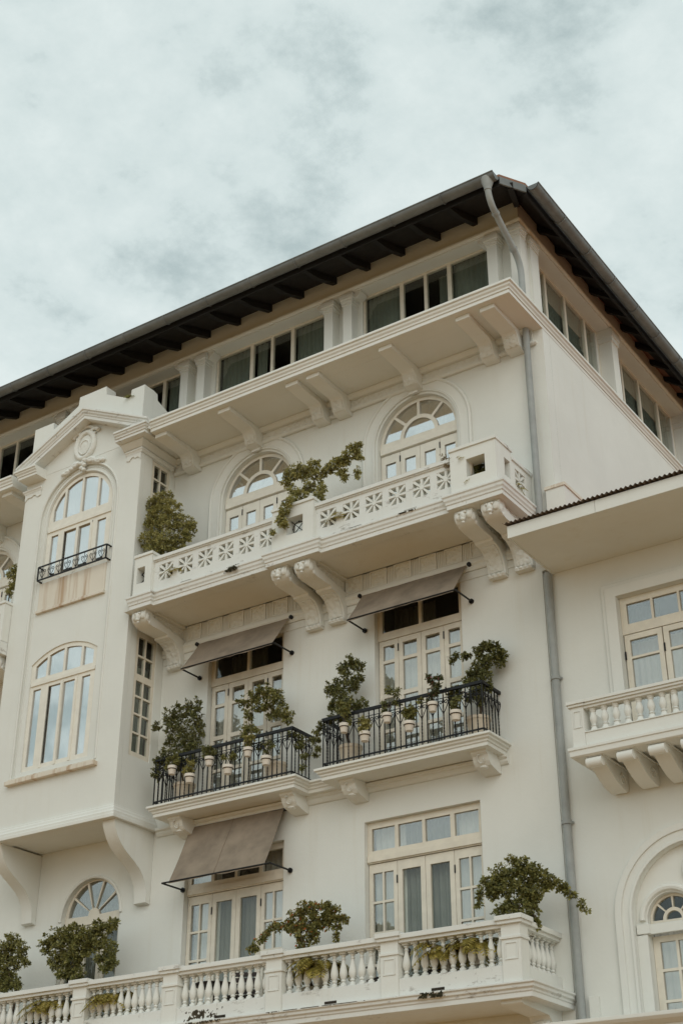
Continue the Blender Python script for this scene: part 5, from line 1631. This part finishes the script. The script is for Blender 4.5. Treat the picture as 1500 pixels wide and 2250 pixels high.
# dry grass at the right of the pierced balcony
t = thing('dry_plant', 'dry straw-coloured plant hanging over the coping before the right arched door', 'dry plant', (-10.5, -1.12, 14.40))
mb = MB()
rr = random.Random(4)
for k in range(70):
    a = rr.uniform(0, 2 * PI); l = rr.uniform(.12, .30)
    p = Vector((-10.5 + rr.uniform(-.07, .07), -1.16 + rr.uniform(-.05, .05), 14.40))
    d = Vector((math.cos(a) * .8, math.sin(a) * .5 - .25, rr.uniform(.1, 1.0))).normalized()
    mb.tube([p, p + d * l * .5 + Vector((0, 0, .02)), p + d * l + Vector((0, 0, -.06))], [.003, .0025, .0015], 3)
mb.build('stalks', M['dry'], t)
mb = MB(); leaf_cloud(mb, [(-10.5, -1.18, 14.55, .14), (-10.42, -1.28, 14.38, .09), (-10.6, -1.2, 14.5, .09)], 77, .035, .35)
raw(mb, 'seed_heads', M['dry'], t)

# moss and grime crusts on the ledges: thin ragged patches with their own thickness
def crust(name, label, x0, x1, z0, z1, y, m, thr, seed, y1=None):
    """y is the face in front of which the crust sits; y1 lets it slope back to y1 at the top"""
    mb = MB(); c = .011
    nx = int((x1 - x0) / c); nz = max(2, int((z1 - z0) / c))
    def val(i, j):
        u, v = i / nx, j / nz
        n = mnoise.noise(Vector((x0 + i * c, seed, z0 + j * c)) * 9) * .5 + mnoise.noise(Vector((x0 + i * c, seed + 5, z0 + j * c)) * 31) * .45
        e = 1 - max(abs(2 * u - 1) ** 3, abs(2 * v - 1) ** 4)
        return n + e * .55 - thr
    for i in range(nx):
        for j in range(nz):
            f = val(i, j)
            if f <= 0: continue
            yy = y + ((y1 - y) * j / nz if y1 is not None else 0)
            d = min(.012, .003 + f * .02)
            x, z = x0 + i * c, z0 + j * c
            jx, jz = .3 * c * mnoise.noise(Vector((i * 3.1, j * 1.7, seed))), .3 * c * mnoise.noise(Vector((i * 1.3, j * 2.9, seed + 2)))
            n0 = len(mb.v)
            mb.v += [(x, yy, z), (x + c, yy, z), (x + c, yy, z + c), (x, yy, z + c), (x + c / 2 + jx, yy - d, z + c / 2 + jz)]
            mb.f += [(n0, n0 + 1, n0 + 4), (n0 + 1, n0 + 2, n0 + 4), (n0 + 2, n0 + 3, n0 + 4), (n0 + 3, n0, n0 + 4)]
    if not mb.v: return
    o = raw(mb, name, M[m], None)
    o['kind'] = 'stuff'; o['label'] = label; o['category'] = 'moss'


crust('moss', 'dark green moss on the ledge of the stone balcony, left of the tall pier', -15.9, -14.75, 5.535, 5.60, -1.412, 'crust', .47, 1)
crust('moss', 'brown grime on the plinth below the balusters of the stone balcony', -15.85, -14.9, 5.62, 5.80, -1.3105, 'crust', .46, 2)
crust('moss', 'black growth below the drain slot near the corner of the stone balcony', -11.3, -10.75, 5.50, 5.60, -1.412, 'moss', .38, 3)
crust('moss', 'thin dark line of moss along the stone balcony ledge, left of the corner drain', -14.2, -11.9, 5.575, 5.603, -1.4105, 'crust', .34, 4)
crust('moss', 'black growth under the drain slot on the left half of the pierced balcony', -15.32, -14.95, 13.60, 13.74, -1.318, 'moss', .38, 5)
crust('moss', 'faint dark growth under the right drain slot of the pierced balcony', -11.5, -11.05, 13.665, 13.715, -1.3155, 'crust', .36, 6)

# chairs and a table on the stone balcony
ch = None
for i, (x, y, rz, lab) in enumerate(((-15.15, -.55, .5, 'dark slatted chair behind the balusters, left of the tall white pier'), (-12.35, -.5, -.4, 'dark slatted chair behind the balusters, under the blossoming shrub'), (-11.35, -.5, .3, 'dark slatted chair behind the balusters before the right wide door'), (-19.75, -.55, .2, 'dark slatted chair behind the balusters at the far left'))):
    if ch is None:
        ch = thing('balcony_chair', lab, 'chair', (0, 0, 0), 'chairs on the stone balcony')
        lg = MB().box(-.02, .02, -.02, .02, 0, .44).build('leg', M['chair'], ch, origin=(0, 0, 0))
        lg.location = (-.21, -.2, 0)
        for px, py in ((.21, -.2),):
            again(lg, ch, (px, py, 0))
        bl = MB().bar((0, 0, 0), (0, .09, .92), .04, .035, (0, 1, 0)).build('rear_leg', M['chair'], ch, origin=(0, 0, 0))
        bl.location = (-.21, .2, 0)
        again(bl, ch, (.21, .2, 0))
        ss = MB().box(-.235, .235, -.03, .03, .44, .462).build('seat_slat', M['chair'], ch, origin=(0, 0, 0))
        ss.location = (0, -.19, 0)
        for q in range(1, 6):
            again(ss, ch, (0, -.19 + .076 * q, 0))
        bs = MB().box(-.20, .20, -.01, .01, -.035, .035).build('back_slat', M['chair'], ch, origin=(0, 0, 0))
        bs.location = (0, .255, .60)
        for q in range(1, 4):
            again(bs, ch, (0, .255 + .01 * q, .60 + .095 * q))
        am = MB().box(-.025, .025, -.22, .24, .64, .665).build('armrest', M['chair'], ch, origin=(0, 0, 0))
        am.location = (-.235, 0, 0); again(am, ch, (.235, 0, 0))
        for o in ch.children: pass
        c = ch
    else:
        c = ch.copy(); COL.objects.link(c)
        for o in ch.children:
            d = o.copy(); COL.objects.link(d); d.parent = c
        c['label'] = lab
    c.location = (x, y, 5.605); c.rotation_euler = (0, 0, rz)
t = thing('balcony_table', 'round dark table behind the balusters before the left wide door', 'table', (-15.75, -.52, 5.605))
MB().lathe([(.34, .70), (.35, .71), (.35, .735), (.01, .736)], (-15.75, -.52, 5.605), 24).build('table_top', M['chair'], t, smooth=True)
MB().lathe([(.20, 0), (.18, .03), (.03, .05), (.03, .70)], (-15.75, -.52, 5.605), 14).build('pedestal', M['chair'], t, smooth=True)
